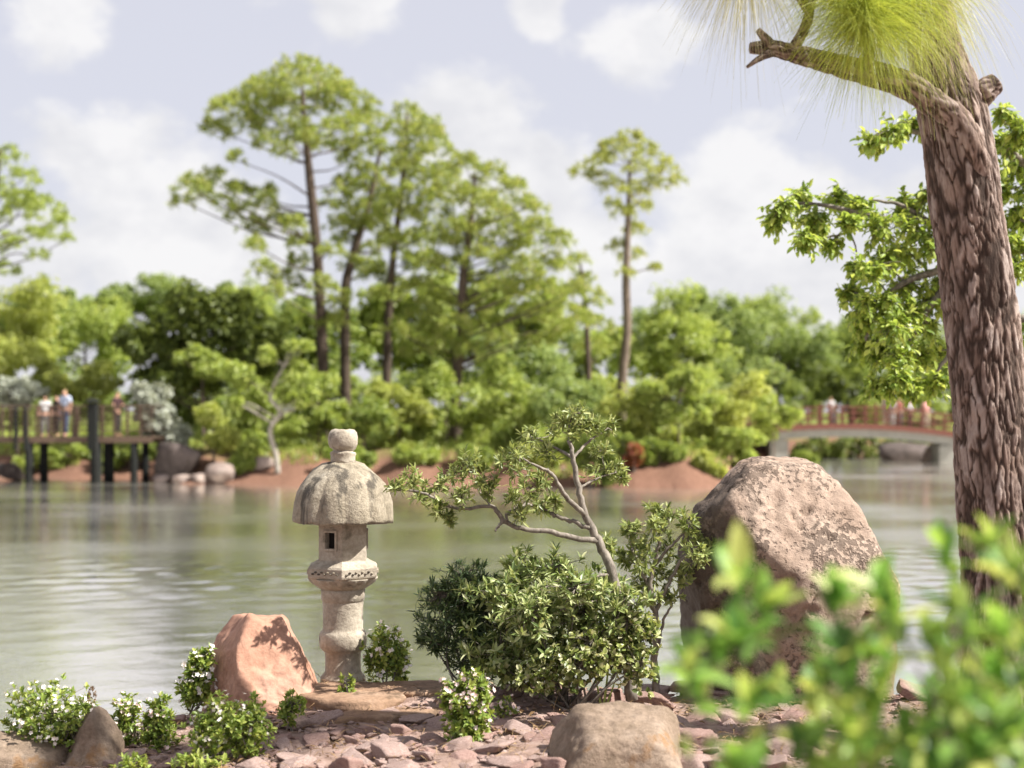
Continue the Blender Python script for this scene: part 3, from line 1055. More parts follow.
def bush(name, label, cat, D0, blobs, leaf, n_ros, nl, L, Wd, base_px, seed, stems=7, bark='bark_grey', depth=.8, flowers=None, twr=.0025, group=None, six=True, lo=.5, lump_a=.4):
    """shrub: stems from the foot, rosettes over several ellipsoids (px, py, rx, ry, depth offset)"""
    rng = np.random.default_rng(seed)
    b = W(base_px[0], base_px[1], D0)
    b[2] = hz(b[0], b[1])
    t = thing(name, label, cat, b, group)
    s = mpp(D0)
    mb, lf = MB(), MB()
    cs = []
    tot = sum(q[2] * q[3] for q in blobs)
    for (px, py, rx, ry, dy) in blobs:
        C = W(px, py, D0 + dy)
        Rr = np.array([rx * s, depth * rx * s, ry * s])
        k = max(6, int(n_ros * rx * ry / tot))
        d = rnd_dirs(rng, k)
        rad = lo + (1.08 - lo) * rng.random((k, 1)) ** .7
        # lumpy outline
        lump = np.array([1 + lump_a * mnoise.noise(Vector(x) * 2.2 + Vector((seed, px, py))) for x in d])[:, None]
        tips = C + d * Rr * rad * lump
        low = tips[:, 2] < height(tips[:, 0], tips[:, 1]) + .02
        tips, d = tips[~low], d[~low]
        if len(tips) == 0:
            continue
        rosette(lf, rng, tips, d * .8 + np.array([0, 0, .7]), nl, L, Wd, six=six)
        cs.append((C, tips, d))
    for C, tips, d in cs:
        f = np.array([b[0], b[1], b[2] - .03]) + rng.normal(size=3) * [.04, .04, 0]
        m = f * .5 + C * .5 + rng.normal(size=3) * .03
        add_tube(mb, [f, m, C], [twr * 3.4, twr * 2.6, twr * 1.8], 6, 8)
        for q in tips[::max(1, len(tips) // 26)]:
            mm = (C * .6 + q * .4) + rng.normal(size=3) * .015
            add_tube(mb, [C, mm, q], [twr * 1.3, twr, twr * .5], 4, 5)
    mb.build('stems', M[bark], t)
    lf.build('foliage', M[leaf], t)
    if flowers:
        nf, fs, fm = flowers
        fl = MB()
        at = np.vstack([c[1] for c in cs])
        dd = np.vstack([c[2] for c in cs])
        w = at[:, 2] - at[:, 2].min() + .05 + .3 * np.maximum(0, -dd[:, 1])
        pick = rng.choice(len(at), size=min(nf, len(at)), replace=False, p=w / w.sum())
        for i in pick:
            ax = unit(dd[i] + np.array([0, -.3, .8]))
            ncl = rng.integers(2, 5)
            for q in range(ncl):
                c = at[i] + ax * L * .6 + rng.normal(size=3) * fs * .8
                ax2 = unit(ax + rng.normal(size=3) * .35)
                u = unit(np.cross(ax2, rng.normal(size=3)))
                v = np.cross(ax2, u)
                an = np.arange(5) * 2 * PI / 5
                e = np.cos(an)[:, None] * u + np.sin(an)[:, None] * v + ax2 * .35
                V, Fc = leaves4(np.repeat(c[None], 5, 0), e, np.repeat(ax2[None], 5, 0), fs, fs * .75, .1)
                fl.add(V, Fc, 0, False)
        fl.build('blossoms', M[fm], t)
    fix_children(t)
    return t


bush('bushy_shrub', 'dense grey green shrub with leaf whorls at the foot of the leaning tree', 'shrub', 8.6,
     [(540, 598, 42, 28, -.1), (500, 592, 36, 22, 0), (585, 612, 38, 34, -.1), (615, 635, 28, 36, 0), (540, 640, 46, 34, -.1), (500, 648, 36, 30, -.05),
      (522, 570, 26, 17, .1), (558, 566, 24, 16, 0), (600, 585, 22, 18, .1), (575, 588, 24, 18, -.3), (530, 612, 26, 20, -.35), (622, 606, 22, 22, -.25), (640, 632, 16, 22, -.2)],
     'mound_leaf', 900, 10, .062, .017, (560, 690), 21, twr=.003, lo=.3, lump_a=.9)
bush('round_leaf_shrub', 'low shrub with small round cream and green leaves under the grey green shrub', 'shrub', 8.35,
     [(610, 650, 34, 26, 0), (575, 665, 38, 24, -.05), (635, 640, 20, 30, .1), (540, 672, 34, 22, 0), (505, 668, 26, 20, .1), (640, 668, 18, 24, .0), (590, 640, 22, 18, -.05), (628, 622, 18, 16, 0)],
     'cream_leaf', 620, 7, .036, .024, (580, 694), 25, twr=.0025, lo=.3, lump_a=.7)
bush('spiky_shrub', 'dark green narrow leaved shrub on the lantern side of the rounded shrub', 'shrub', 8.75,
     [(470, 600, 34, 30, 0), (450, 625, 28, 30, 0), (490, 625, 32, 36, 0), (440, 595, 20, 18, -.05), (465, 575, 22, 14, 0), (432, 640, 14, 16, 0), (470, 655, 26, 24, 0)],
     'dark_leaf', 520, 13, .06, .009, (468, 690), 22, twr=.0025, lump_a=.7)
# second slim stem with the bright leaves towards the boulder
def side_shrub():
    rng = np.random.default_rng(31)
    D0 = 8.9
    b = W(657, 690, D0)
    b[2] = hz(b[0], b[1])
    t = thing('slim_shrub', 'slim pale stemmed shrub with bright leaf rosettes beside the huge boulder', 'shrub', b)
    mb, lf = MB(), MB()
    br = [([(657, 700), (655, 660), (656, 620), (650, 590), (655, 560), (662, 530)], (4.2, 1.5)),
          ([(655, 612), (668, 585), (682, 560), (698, 545)], (2.5, 1.2)), ([(652, 590), (640, 570), (632, 548)], (2.5, 1.2)),
          ([(655, 565), (672, 545), (690, 528)], (2.0, 1.0)), ([(657, 650), (664, 620), (672, 605)], (1.8, 1.0))]
    bp, _ = plant_branches(mb, rng, br, D0)
    s = mpp(D0)
    pads = [(W(px, py, D0 + rng.normal() * .12), r * s) for px, py, r in
            [(638, 548, 15), (652, 528, 15), (668, 518, 13), (688, 524, 13), (704, 540, 11), (696, 556, 13), (682, 572, 15), (662, 575, 15), (645, 562, 15), (708, 566, 7), (650, 597, 13),
             (672, 596, 10), (668, 548, 15), (624, 560, 11), (712, 548, 7), (640, 585, 12), (655, 512, 9), (630, 530, 9)]]
    twig_pads(mb, lf, rng, pads, bp, 14, 11, .052, .015, .002)
    mb.build('trunk', M['bark_grey'], t)
    lf.build('foliage', M['twig_leaf'], t)
    fix_children(t)


side_shrub()

FG = 'flowering bushes on the near bank'
bush('flower_bush', 'large round bush full of white flowers at the bottom left of the bank', 'flowering bush', 7.8, [(52, 714, 44, 32, 0), (36, 732, 32, 28, 0), (70, 730, 30, 28, -.1)],
     'flower_leaf', 560, 8, .034, .015, (52, 760), 41, flowers=(85, .014, 'petal_w'), group=FG)
bush('flower_bush', 'bright green round bush with white flowers in front of the pink boulder', 'flowering bush', 7.25, [(230, 722, 36, 26, 0), (215, 735, 26, 22, 0), (248, 735, 24, 24, 0)],
     'flower_leaf', 420, 8, .032, .015, (232, 758), 42, flowers=(34, .012, 'petal_w'), group=FG)
bush('flower_bush', 'loose bush with cream flowers between the stone lantern and the dark spiky shrub', 'flowering bush', 8.9, [(386, 650, 20, 24, 0), (398, 665, 14, 18, 0), (378, 664, 12, 18, 0)],
     'flower_leaf', 190, 8, .04, .018, (388, 686), 43, flowers=(30, .017, 'petal_w'), group=FG)
bush('flower_bush', 'small upright clump with pink tipped flowers alone on the open rubble', 'flowering bush', 7.35, [(468, 710, 24, 27, 0), (466, 730, 22, 20, 0), (474, 686, 14, 15, 0), (453, 698, 13, 15, 0)],
     'flower_leaf', 380, 8, .036, .016, (466, 748), 44, flowers=(55, .015, 'petal_p'), group=FG)
bush('flower_bush', 'narrow bush with white blooms tucked behind the pink boulder', 'flowering bush', 8.55, [(197, 678, 13, 26, 0), (203, 660, 10, 14, 0), (190, 690, 10, 14, 0)],
     'flower_leaf', 150, 8, .045, .02, (198, 704), 45, flowers=(18, .018, 'petal_w'), group=FG)
bush('flower_bush', 'straggly pink flowered bush right behind the pointed brown rock', 'flowering bush', 7.95, [(128, 712, 14, 18, 0), (120, 728, 16, 16, 0), (140, 738, 14, 14, 0)],
     'flower_leaf', 150, 8, .034, .014, (128, 748), 46, flowers=(24, .014, 'petal_p'), group=FG)
bush('flower_bush', 'yellow green low bush between the pointed rock and the bright green bush', 'flowering bush', 7.8, [(160, 715, 14, 20, 0), (165, 742, 16, 16, 0), (152, 730, 10, 14, 0)],
     'flower_leaf', 170, 8, .034, .015, (160, 756), 47, flowers=(16, .013, 'petal_p'), group=FG)
bush('low_plant', 'sprawling yellow green plant at the lower edge under the bright green bush', 'plant', 7.1, [(195, 766, 24, 16, 0), (218, 770, 18, 14, 0), (130, 768, 20, 10, 0)],
     'grass', 150, 7, .045, .015, (195, 790), 48)
bush('low_plant', 'small leafy sprig growing at the right foot of the pink boulder', 'plant', 7.9, [(293, 706, 11, 14, 0), (289, 716, 9, 10, 0)],
     'flower_leaf', 60, 8, .034, .014, (292, 724), 49)
bush('low_plant', 'tiny pale sprout on the brown slab in front of the lantern foot', 'plant', 8.5, [(348, 693, 9, 12, 0), (346, 682, 7, 8, 0)],
     'flower_leaf', 34, 8, .034, .014, (347, 708), 50)
bush('low_plant', 'little dry reddish plant in the rubble next to the pink tipped clump', 'plant', 8.0, [(508, 706, 8, 10, 0), (500, 712, 6, 7, 0)],
     'flower_leaf', 30, 7, .03, .014, (506, 718), 51, flowers=(8, .012, 'petal_p'))


def reed():
    D0 = 8.2
    b = G(603, 712)
    t = MB()
    for pl in ([(603, 712), (607, 680), (610, 650), (611, 618)], [(602, 712), (598, 690), (594, 670), (592, 650)], [(600, 710), (590, 702), (578, 706), (566, 722)],
               [(604, 712), (612, 690), (618, 672)]):
        P = smooth_path([W(a, c, b[1] - .02 * i) for i, (a, c) in enumerate(pl)], 12)
        w = np.linspace(.008, .002, 12)[:, None] * np.array([1, .2, 0])
        V = np.vstack([P - w, P + w])
        i = np.arange(11)
        t.add(V, [np.stack([i, i + 1, i + 13, i + 12], 1)])
    o = t.build('grass_tuft', M['reed'], None, b)
    tag(o, 'few tall thin grass blades rising in front of the rounded shrub', 'grass')


reed()


def stalk():
    b = G(91, 760)
    p0 = W(92, 728, b[1])
    mb = MB()
    add_tube(mb, [p0 - [0, 0, .05], p0 + [0.003, 0, .09], W(92, 702, b[1])], [.004, .0035, .003], 6, 8)
    rng = np.random.default_rng(3)
    c = W(92, 696, b[1])
    n = 60
    d = rnd_dirs(rng, n)
    V, Fc = leaves4(c + d * [.012, .012, .04], d + [0, 0, .8], rnd_dirs(rng, n), .02, .008)
    mb.add(V, Fc, 0, False)
    o = mb.build('dry_stalk', M['dry'], None, p0)
    tag(o, 'brown dried flower stalk sticking up behind the pointed rock', 'stalk')


stalk()

# ------------------------------------------------------------------ pine on the right
def pine_bark():
    m, t, out = nt('pine_bark')
    g = N(t, 'ShaderNodeAttribute', attribute_name='plate')
    tc = N(t, 'ShaderNodeTexCoord')
    n1 = N(t, 'ShaderNodeTexNoise', i_Scale=28.0, i_Detail=8.0, i_Roughness=.7)
    mp = N(t, 'ShaderNodeMapping')
    mp.inputs['Scale'].default_value = (1, 1, .35)
    t.links.new(tc.outputs['Object'], mp.inputs[0])
    t.links.new(mp.outputs[0], n1.inputs['Vector'])
    n2 = N(t, 'ShaderNodeTexNoise', i_Scale=7.0, i_Detail=4.0)
    t.links.new(tc.outputs['Object'], n2.inputs['Vector'])
    r0 = ramp(t, [(.0, (.045, .032, .026)), (.28, (.12, .088, .072)), (.5, (.20, .155, .135)), (.62, (.27, .22, .195)), (.9, (.42, .37, .34))], g.outputs['Fac'])
    r1 = ramp(t, [(.3, (.68, .64, .61)), (.65, (1.08, 1.05, 1.02))], n1.outputs['Fac'])
    mx = N(t, 'ShaderNodeMix', data_type='RGBA', blend_type='MULTIPLY')
    mx.inputs[0].default_value = 1
    t.links.new(r0.outputs[0], mx.inputs[6])
    t.links.new(r1.outputs[0], mx.inputs[7])
    r2 = ramp(t, [(.45, (0, 0, 0)), (.7, (.55, .55, .55))], n2.outputs['Fac'])
    m2 = N(t, 'ShaderNodeMix', data_type='RGBA')
    m2.inputs[7].default_value = (.34, .23, .17, 1)
    mlt = N(t, 'ShaderNodeMath', operation='MULTIPLY')
    t.links.new(r2.outputs[0], mlt.inputs[0])
    t.links.new(g.outputs['Fac'], mlt.inputs[1])
    t.links.new(mlt.outputs[0], m2.inputs[0])
    t.links.new(mx.outputs[2], m2.inputs[6])
    p = N(t, 'ShaderNodeBsdfPrincipled', i_Roughness=.9)
    p.inputs['Specular IOR Level'].default_value = .2
    t.links.new(m2.outputs[2], p.inputs['Base Color'])
    b = N(t, 'ShaderNodeBump', i_Strength=.7, i_Distance=.02)
    t.links.new(n1.outputs['Fac'], b.inputs['Height'])
    t.links.new(b.outputs[0], p.inputs['Normal'])
    t.links.new(p.outputs[0], out.inputs[0])
    return m


def bark_tube(P, rad, seg, amp, cell, rings):
    """tube with plated bark: ridged cells stretched along the stem; returns V, F, plate value"""
    rad = np.interp(np.linspace(0, 1, rings), np.linspace(0, 1, len(rad)), rad)
    P = smooth_path(P, rings)
    L = np.concatenate([[0], np.cumsum(np.linalg.norm(np.diff(P, axis=0), axis=1))])
    th = np.linspace(0, 2 * PI, seg, endpoint=False)
    disp = np.zeros((rings, seg))
    pv = np.zeros((rings, seg))
    for i in range(rings):
        for j in range(seg):
            rr = rad[i]
            v = Vector((math.cos(th[j]) * rr / cell, math.sin(th[j]) * rr / cell, L[i] / (cell * 4.4)))
            w = Vector((mnoise.noise(v * 1.3), mnoise.noise(v * 1.3 + Vector((9, 1, 4))), mnoise.noise(v * 1.1 + Vector((3, 7, 2))))) * .6
            w2 = Vector((mnoise.noise(v * 4.1), mnoise.noise(v * 4.1 + Vector((5, 2, 8))), mnoise.noise(v * 3.1 + Vector((1, 6, 3))))) * .28
            ds, pts = mnoise.voronoi(v + w + w2)
            wid = 2.2 + 4.5 * max(0, mnoise.noise(v * .9 + Vector((4, 4, 4))) + .35)
            e = min(1, max(0, (ds[1] - ds[0]) * wid))
            e = e * e * (3 - 2 * e)
            u = Vector((v.x * 1.5, v.y * 1.5, v.z * .9)) + w2 * 2
            st = mnoise.noise(u) * .5 + .5 + .25 * mnoise.noise(u * 3.3)
            st = min(1, max(0, round(st * 4.5) / 4.5 * .75 + st * .25))
            f = e * (.22 + .78 * st) + .10 * mnoise.noise(v * 7)
            f = min(1, max(0, f))
            disp[i, j] = amp * (f - .5) + amp * .9 * mnoise.noise(v * .45)
            pv[i, j] = f
    k = np.minimum(1, rad / rad.max())[:, None]
    V, Fc = tube_v(P, rad, seg, disp * k)
    return V, Fc, np.concatenate([pv.ravel(), [0.4, 0.4]])


def needle_tuft(mb, rng, c, axis, n, L, spread, droop, w=.0026, start=.12):
    """long curved needles springing from the end of a shoot"""
    ax = unit(np.asarray(axis, float))
    e = unit(ax * (1 - spread) + rnd_dirs(rng, n) * spread)
    l = L * (.7 + .45 * rng.random(n))
    b = np.asarray(c) - ax * start * rng.random((n, 1))
    seg = 6
    tt = np.linspace(0, 1, seg + 1)
    P = b[:, None, :] + e[:, None, :] * (l[:, None] * tt)[..., None] + np.array([0, 0, -1]) * (droop * l[:, None] * tt ** 2 * (.6 + .8 * rng.random((n, 1))))[..., None]
    P = P + rnd_dirs(rng, n)[:, None, :] * (l[:, None] * tt ** 2 * (.02 + .16 * rng.random((n, 1)) ** 2))[..., None]
    T = unit(np.gradient(P, axis=1))
    S = unit(np.cross(T, rnd_dirs(rng, n)[:, None, :]))
    ww = (w * (1 - .75 * tt))[None, :, None] * S / 2
    V = np.stack([P - ww, P + ww], 2).reshape(-1, 3)
    base = (np.arange(n) * (seg + 1) * 2)[:, None]
    i = np.arange(seg)[None]
    q = np.stack([base + 2 * i, base + 2 * i + 1, base + 2 * i + 3, base + 2 * i + 2], -1).reshape(-1, 4)
    mb.add(V, [q], 0, True)


def right_pine():
    D0 = 7.35
    s = mpp(D0)
    b = W(1014, 745, D0)
    b[2] = hz(b[0], b[1])
    t = thing('pine_tree', 'thick pine trunk with plated bark and a long bare limb at the right edge', 'tree', b)
    mb = MB()
    vals = []
    P = [W(*q, D0) for q in [(1018, 760), (1012, 660), (1004, 560), (996, 480), (988, 380), (978, 280), (964, 190), (951, 112), (936, 50), (920, -20), (905, -110), (890, -260)]]
    P = np.array(P)
    V, Fc, pv = bark_tube(P, np.array([58, 48, 41, 38.5, 36.5, 35, 35.5, 33.5, 27, 23, 21, 18]) * s, 240, .032, .058, 520)
    mb.add(V, Fc)
    vals.append(pv)
    # limb to the left
    P = [W(*q) for q in [(985, 215, D0), (978, 165, D0 - .13), (958, 122, D0 - .16), (930, 100, D0 - .18), (900, 83, D0 - .22), (868, 73, D0 - .26), (830, 63, D0 - .30), (795, 54, D0 - .33), (770, 48, D0 - .35), (750, 48, D0 - .36)]]
    V, Fc, pv = bark_tube(P, np.array([8, 13, 14, 13.5, 12.5, 11.5, 10, 9, 8, 5]) * s, 48, .014, .04, 150)
    mb.add(V, Fc)
    vals.append(pv)
    # broken stub to the right
    P = [W(*q) for q in [(955, 150, D0), (968, 125, D0 - .02), (976, 106, D0 - .03), (983, 92, D0 - .04), (997, 82, D0 - .05)]]
    V, Fc, pv = bark_tube(P, np.array([20, 13, 11, 14, 10]) * s, 40, .022, .05, 40)
    mb.add(V, Fc)
    vals.append(pv)
    # snags at the end of the limb and the shoots that carry the tufts
    sh = [([(775, 50, D0 - .35), (765, 38, D0 - .4), (758, 30, D0 - .42)], (6, 3)), ([(772, 52, D0 - .36), (760, 58, D0 - .42), (747, 67, D0 - .45)], (5, 1.5)),
          ([(790, 54, D0 - .33), (800, 38, D0 - .36), (808, 18, D0 - .38), (812, -6, D0 - .4)], (6, 4.5)), ([(808, 10, D0 - .38), (780, -30, D0 - .5), (745, -52, D0 - .6)], (4.5, 3)),
          ([(870, 74, D0 - .26), (868, 45, D0 - .45), (864, 12, D0 - .6)], (6, 4)), ([(925, 40, D0), (918, 20, D0 - .25), (905, 0, D0 - .45)], (7, 4)),
          ([(812, -6, D0 - .4), (825, -30, D0 - .5), (832, -50, D0 - .6)], (4, 3)),
          ([(830, 63, D0 - .3), (825, 72, D0 - .28)], (5, 2)), ([(930, 45, D0), (940, 15, D0 - .2), (945, -15, D0 - .3)], (6, 4))]
    for pl, (r0, r1) in sh:
        P = [W(*q) for q in pl]
        V, Fc, pv = bark_tube(P, np.array([r0, r1]) * s, 14, .004, .03, 16)
        mb.add(V, Fc)
        vals.append(pv)
    tr = mb.build('trunk', pine_bark(), t)
    at = tr.data.attributes.new('plate', 'FLOAT', 'POINT')
    at.data.foreach_set('value', np.concatenate(vals).astype(np.float32))
    rng = np.random.default_rng(17)
    nd = MB()
    def bundle(cx, cy, dz, n, L, jit, axis, droop):
        for k in range(n):
            ax = np.array(axis) + rng.normal(size=3) * .35
            needle_tuft(nd, rng, W(cx + rng.normal() * jit, cy + rng.normal() * jit * .7, D0 + dz + rng.normal() * .06), ax, 190, L * rng.uniform(.75, 1.05), .8, droop * rng.uniform(.7, 1.3), start=.05)
    needle_tuft(nd, rng, W(864, 13, D0 - .62), (0, -.4, .5), 800, .36, .84, .36)
    bundle(866, 2, -.6, 9, .38, 9, (0, -.35, .4), .42)
    bundle(845, -6, -.5, 4, .36, 10, (-.4, -.2, .2), .40)
    bundle(905, -10, -.45, 8, .38, 10, (.1, -.3, .2), .5)
    bundle(832, -50, -.6, 4, .38, 8, (0, 0, 1), .3)
    nd.build('needles', M['long_needle'], t)
    nd = MB()
    bundle(745, -50, -.6, 6, .38, 10, (-.2, -.2, .2), .6)
    bundle(925, -20, -.3, 5, .38, 8, (.1, -.2, .2), .75)
    bundle(915, 20, -.25, 2, .33, 8, (0, -.5, -.3), .7)
    nd.build('pale_needles', M['pale_needle'], t)
    fix_children(t)


right_pine()


def right_broadleaf():
    D0 = 12.0
    s = mpp(D0)
    rng = np.random.default_rng(23)
    b = np.array([5.6, 12.4, 0])
    b[2] = hz(b[0], b[1])
    t = thing('broadleaf_tree', 'light green broad leaved tree reaching in behind the pine trunk', 'tree', b)
    mb, lf = MB(), MB()
    trunk = smooth_path([b - [0, 0, .1], b + [-.1, 0, 1.2], b + [.1, .1, 2.6], b + [0, 0, 4.2], b + [.2, 0, 6]], 40)
    trad = np.linspace(.14, .04, 40)
    V, Fc = tube_v(trunk, trad, 12)
    mb.add(V, Fc)
    br = [([(1130, 250), (1060, 190), (1000, 150), (940, 138), (900, 130), (868, 138)], (6, 1.2)), ([(1130, 300), (1050, 260), (980, 235), (930, 222), (880, 218), (830, 206), (782, 203)], (7, 1.2)),
          ([(1130, 330), (1040, 280), (960, 270), (910, 280), (878, 305), (866, 340)], (7, 1.2)), ([(960, 270), (920, 320), (905, 360), (890, 395)], (4, 1.2)),
          ([(1130, 360), (1040, 320), (985, 330), (945, 360), (930, 395)], (6, 1.2)), ([(930, 222), (900, 205), (870, 200)], (3, 1)),
          ([(1130, 220), (1060, 150), (1020, 130), (1000, 120)], (5, 1.2)), ([(1130, 280), (1060, 230), (1020, 220)], (5, 1.2)), ([(880, 218), (850, 232), (815, 240)], (2, .8))]
    bp, _ = plant_branches(mb, rng, br, D0)
    for pl, _r in br:
        if pl[0][0] == 1130:
            a = W(1130, pl[0][1], D0)
            i = int(np.argmin(np.abs(trunk[:, 2] - (a[2] - .5))))
            add_tube(mb, [trunk[i], (trunk[i] + a) / 2 + [0, 0, -.03], a], [.06, .055, .05], 7, 8)
    pads = []
    for px, py, r in [(892, 130, 18), (872, 140, 13), (908, 122, 13), (925, 118, 12), (782, 203, 14), (800, 192, 13), (812, 214, 15), (838, 196, 15), (775, 218, 9), (858, 206, 13), (806, 234, 11), (832, 242, 11),
                      (880, 226, 20), (905, 205, 20), (930, 192, 18), (905, 250, 24), (932, 240, 22), (872, 268, 20), (905, 285, 24), (940, 280, 20), (865, 300, 20), (893, 325, 22),
                      (925, 320, 18), (860, 335, 15), (880, 352, 18), (874, 382, 11), (918, 352, 18), (938, 350, 14), (850, 290, 10), (890, 385, 12), (912, 385, 12), (885, 255, 16), (855, 265, 10), (915, 225, 16), (885, 300, 16), (930, 300, 18), (910, 310, 16), (875, 345, 14), (900, 355, 16), (935, 380, 14), (900, 375, 12), (862, 320, 12), (820, 225, 8), (848, 222, 9), (960, 250, 20), (960, 300, 20),
                      (1005, 140, 18), (1015, 165, 18), (1005, 190, 18), (1018, 215, 18), (1010, 240, 18), (1020, 130, 18), (1020, 265, 18), (1030, 190, 22), (1035, 240, 22), (1005, 110, 8), (990, 215, 14),
                      (1060, 150, 30), (1070, 220, 30), (1060, 290, 30), (1090, 330, 35), (1040, 330, 20), (1100, 120, 35), (1120, 60, 35), (1060, 380, 25)]:
        pads.append((W(px, py, D0 + rng.normal() * .25), r * s))
    for C, r in pads:
        i = int(np.argmin(np.linalg.norm(bp - C, axis=1) + .2 * np.maximum(0, bp[:, 2] - C[2])))
        add_tube(mb, [bp[i], (bp[i] + C) / 2 + rng.normal(size=3) * r * .2, C], [.009, .007, .005], 5, 6)
        k = int(13 + r / s * .6)
        d = rnd_dirs(rng, k)
        tips = C + d * r * (.4 + 1.15 * rng.random((k, 1)))
        tips[:, 2] -= .04
        for q in tips:
            add_tube(mb, [C, (C + q) / 2 + [0, 0, .02], q], [.004, .003, .002], 3, 4)
        # leaves hang along each twig
        nl = 12
        kk = np.repeat(np.arange(k), nl)
        f = rng.random((len(kk), 1))
        p = C * (1 - f) + tips[kk] * f + rng.normal(size=(len(kk), 3)) * .012
        e = unit(d[kk] * .5 + rnd_dirs(rng, len(kk)) * .7 + [0, 0, -.45])
        nv = unit(rnd_dirs(rng, len(kk)) * .5 + [0, -.1, .9])
        sc = .7 + .55 * rng.random(len(kk))
        V, Fc = leaves6(p, e, nv, .072 * sc, .036 * sc)
        lf.add(V, Fc, 0, False)
    mb.build('trunk', M['bark_grey'], t)
    lf.build('crown', M['tree_leaf'], t)
    fix_children(t)


right_broadleaf()


# ------------------------------------------------------------------ blurred leafy shrub close to the camera
def fore_shrub():
    rng = np.random.default_rng(77)
    D0 = 2.55
    b = np.array([.85, 2.65, 0])
    b[2] = hz(b[0], b[1])
    t = thing('leafy_shrub', 'bright green leafy shrub close by, out of focus, over the lower right corner', 'shrub', b)
    s = mpp(D0)
    mb, lf = MB(), MB()
    tips = []
    for px, py, dy in [(738, 572, 0), (768, 612, .1), (716, 648, -.1), (742, 640, .05), (700, 690, .1), (748, 705, -.05), (836, 600, .1), (842, 655, -.1), (880, 588, .1), (892, 612, 0),
                       (945, 552, .1), (990, 545, .05), (1015, 570, 0), (960, 610, -.1), (1005, 625, 0), (930, 640, .1), (850, 730, -.1), (800, 745, 0),
                       (880, 690, 0), (905, 740, -.1), (960, 690, 0), (1010, 690, .1), (985, 745, -.1), (740, 765, 0), (935, 770, 0), (1045, 600, 0), (1050, 680, 0), (1060, 740, 0),
                       (1090, 650, .1), (1100, 580, .1), (780, 690, .2), (870, 650, .25), (820, 700, .2), (905, 775, 0), (955, 740, .1), (1000, 720, -.1), (1020, 770, 0), (870, 765, .1), (930, 705, .15), (985, 660, .2), (1020, 650, .1), (800, 780, .1), (690, 655, .05), (845, 690, .15), (870, 720, .1), (940, 665, .15), (990, 690, .2), (1015, 740, .1), (950, 710, .2), (840, 765, .2), (975, 775, .1), (970, 735, .25), (1005, 760, .2), (925, 740, .25)]:
        tips.append(W(px, py, D0 + dy * 1.6 + rng.normal() * .08))
    tips = np.array(tips)
    forks = [np.array([.35, 2.6, 1.35]), np.array([.6, 2.7, 1.4]), np.array([.85, 2.6, 1.4]), np.array([1.0, 2.5, 1.45]), np.array([.7, 2.45, 1.3])]
    for f in forks:
        add_tube(mb, [b + rng.normal(size=3) * [.03, .03, 0] - [0, 0, .03], b * .5 + f * .5 + rng.normal(size=3) * .03, f], [.010, .008, .006], 7, 9)
    FA = np.array(forks)
    for q in tips:
        i = int(np.argmin(np.linalg.norm(FA - q, axis=1)))
        m = FA[i] * .45 + q * .55 + np.array([0, 0, -.03]) + rng.normal(size=3) * .02
        P = smooth_path([FA[i], m, q], 12)
        add_tube(mb, P, np.linspace(.0045, .002, 12), 5)
        ax = unit(P[-1] - P[-4] + np.array([0, 0, .05]))
        # terminal rosette
        rosette(lf, rng, np.array([q]), np.array([ax]), 10, .083, .037, .7)
        # leaves down the stem
        k = 6
        f = rng.random(k) ** .6
        idx = (4 + f * 7).astype(int)
        e = unit(ax * .5 + rnd_dirs(rng, k))
        sc = .7 + .5 * rng.random(k)
        V, Fc = leaves6(P[idx], e, unit(rnd_dirs(rng, k) * .5 + [0, 0, .9]), .068 * sc, .031 * sc)
        lf.add(V, Fc, 0, False)
    mb.build('stems', M['bark_grey'], t)
    lf.build('foliage', M['fore_leaf'], t)
    fix_children(t)


fore_shrub()

# ------------------------------------------------------------------ far shore pines
PG = 'pines on the far shore'


def pine(label, D, trunk_px, trad_px, pads, seed, mat='pine', dens=1.0, name='pine_tree', bark='bark_dark', drop=.35):
    rng = np.random.default_rng(seed)
    s = mpp(D)
    P = np.array([W(x, y, D) for x, y in trunk_px])
    P[0][2] = hz(P[0][0], P[0][1]) - .1
    t = thing(name, label, 'tree', (P[0][0], P[0][1], P[0][2] + .1), PG)
    n = 40
    Q = smooth_path(P, n)
    rad = np.interp(np.linspace(0, 1, n), np.linspace(0, 1, len(trad_px)), trad_px) * s
    mb = MB()
    V, Fc = tube_v(Q, rad, 10)
    mb.add(V, Fc)
    pp = []
    for x, y, r in pads:
        dist = abs(x - np.interp(y, [q[1] for q in trunk_px][::-1], [q[0] for q in trunk_px][::-1])) * s
        spread = max(.4, min(2.5, 30 * s))
        C = W(x, y, D + rng.normal() * spread)
        pp.append((C, np.array([r * s * 1.25, r * s * 1.25, r * s * 1.0])))
    limbs(mb, rng, Q, rad, pp, .03, drop, 5, .26)
    mb.build('trunk', M[bark], t)
    cr = MB()
    for C, Rr in pp:
        k = int(max(10, 21 * dens * (Rr[0] / .7) ** 1.6))
        pine_crown(cr, rng, [(C, Rr * [1.1, 1.1, 1.05])], k, 22, .33, .036)
    cr.build('crown', M[mat], t)
    fix_children(t)


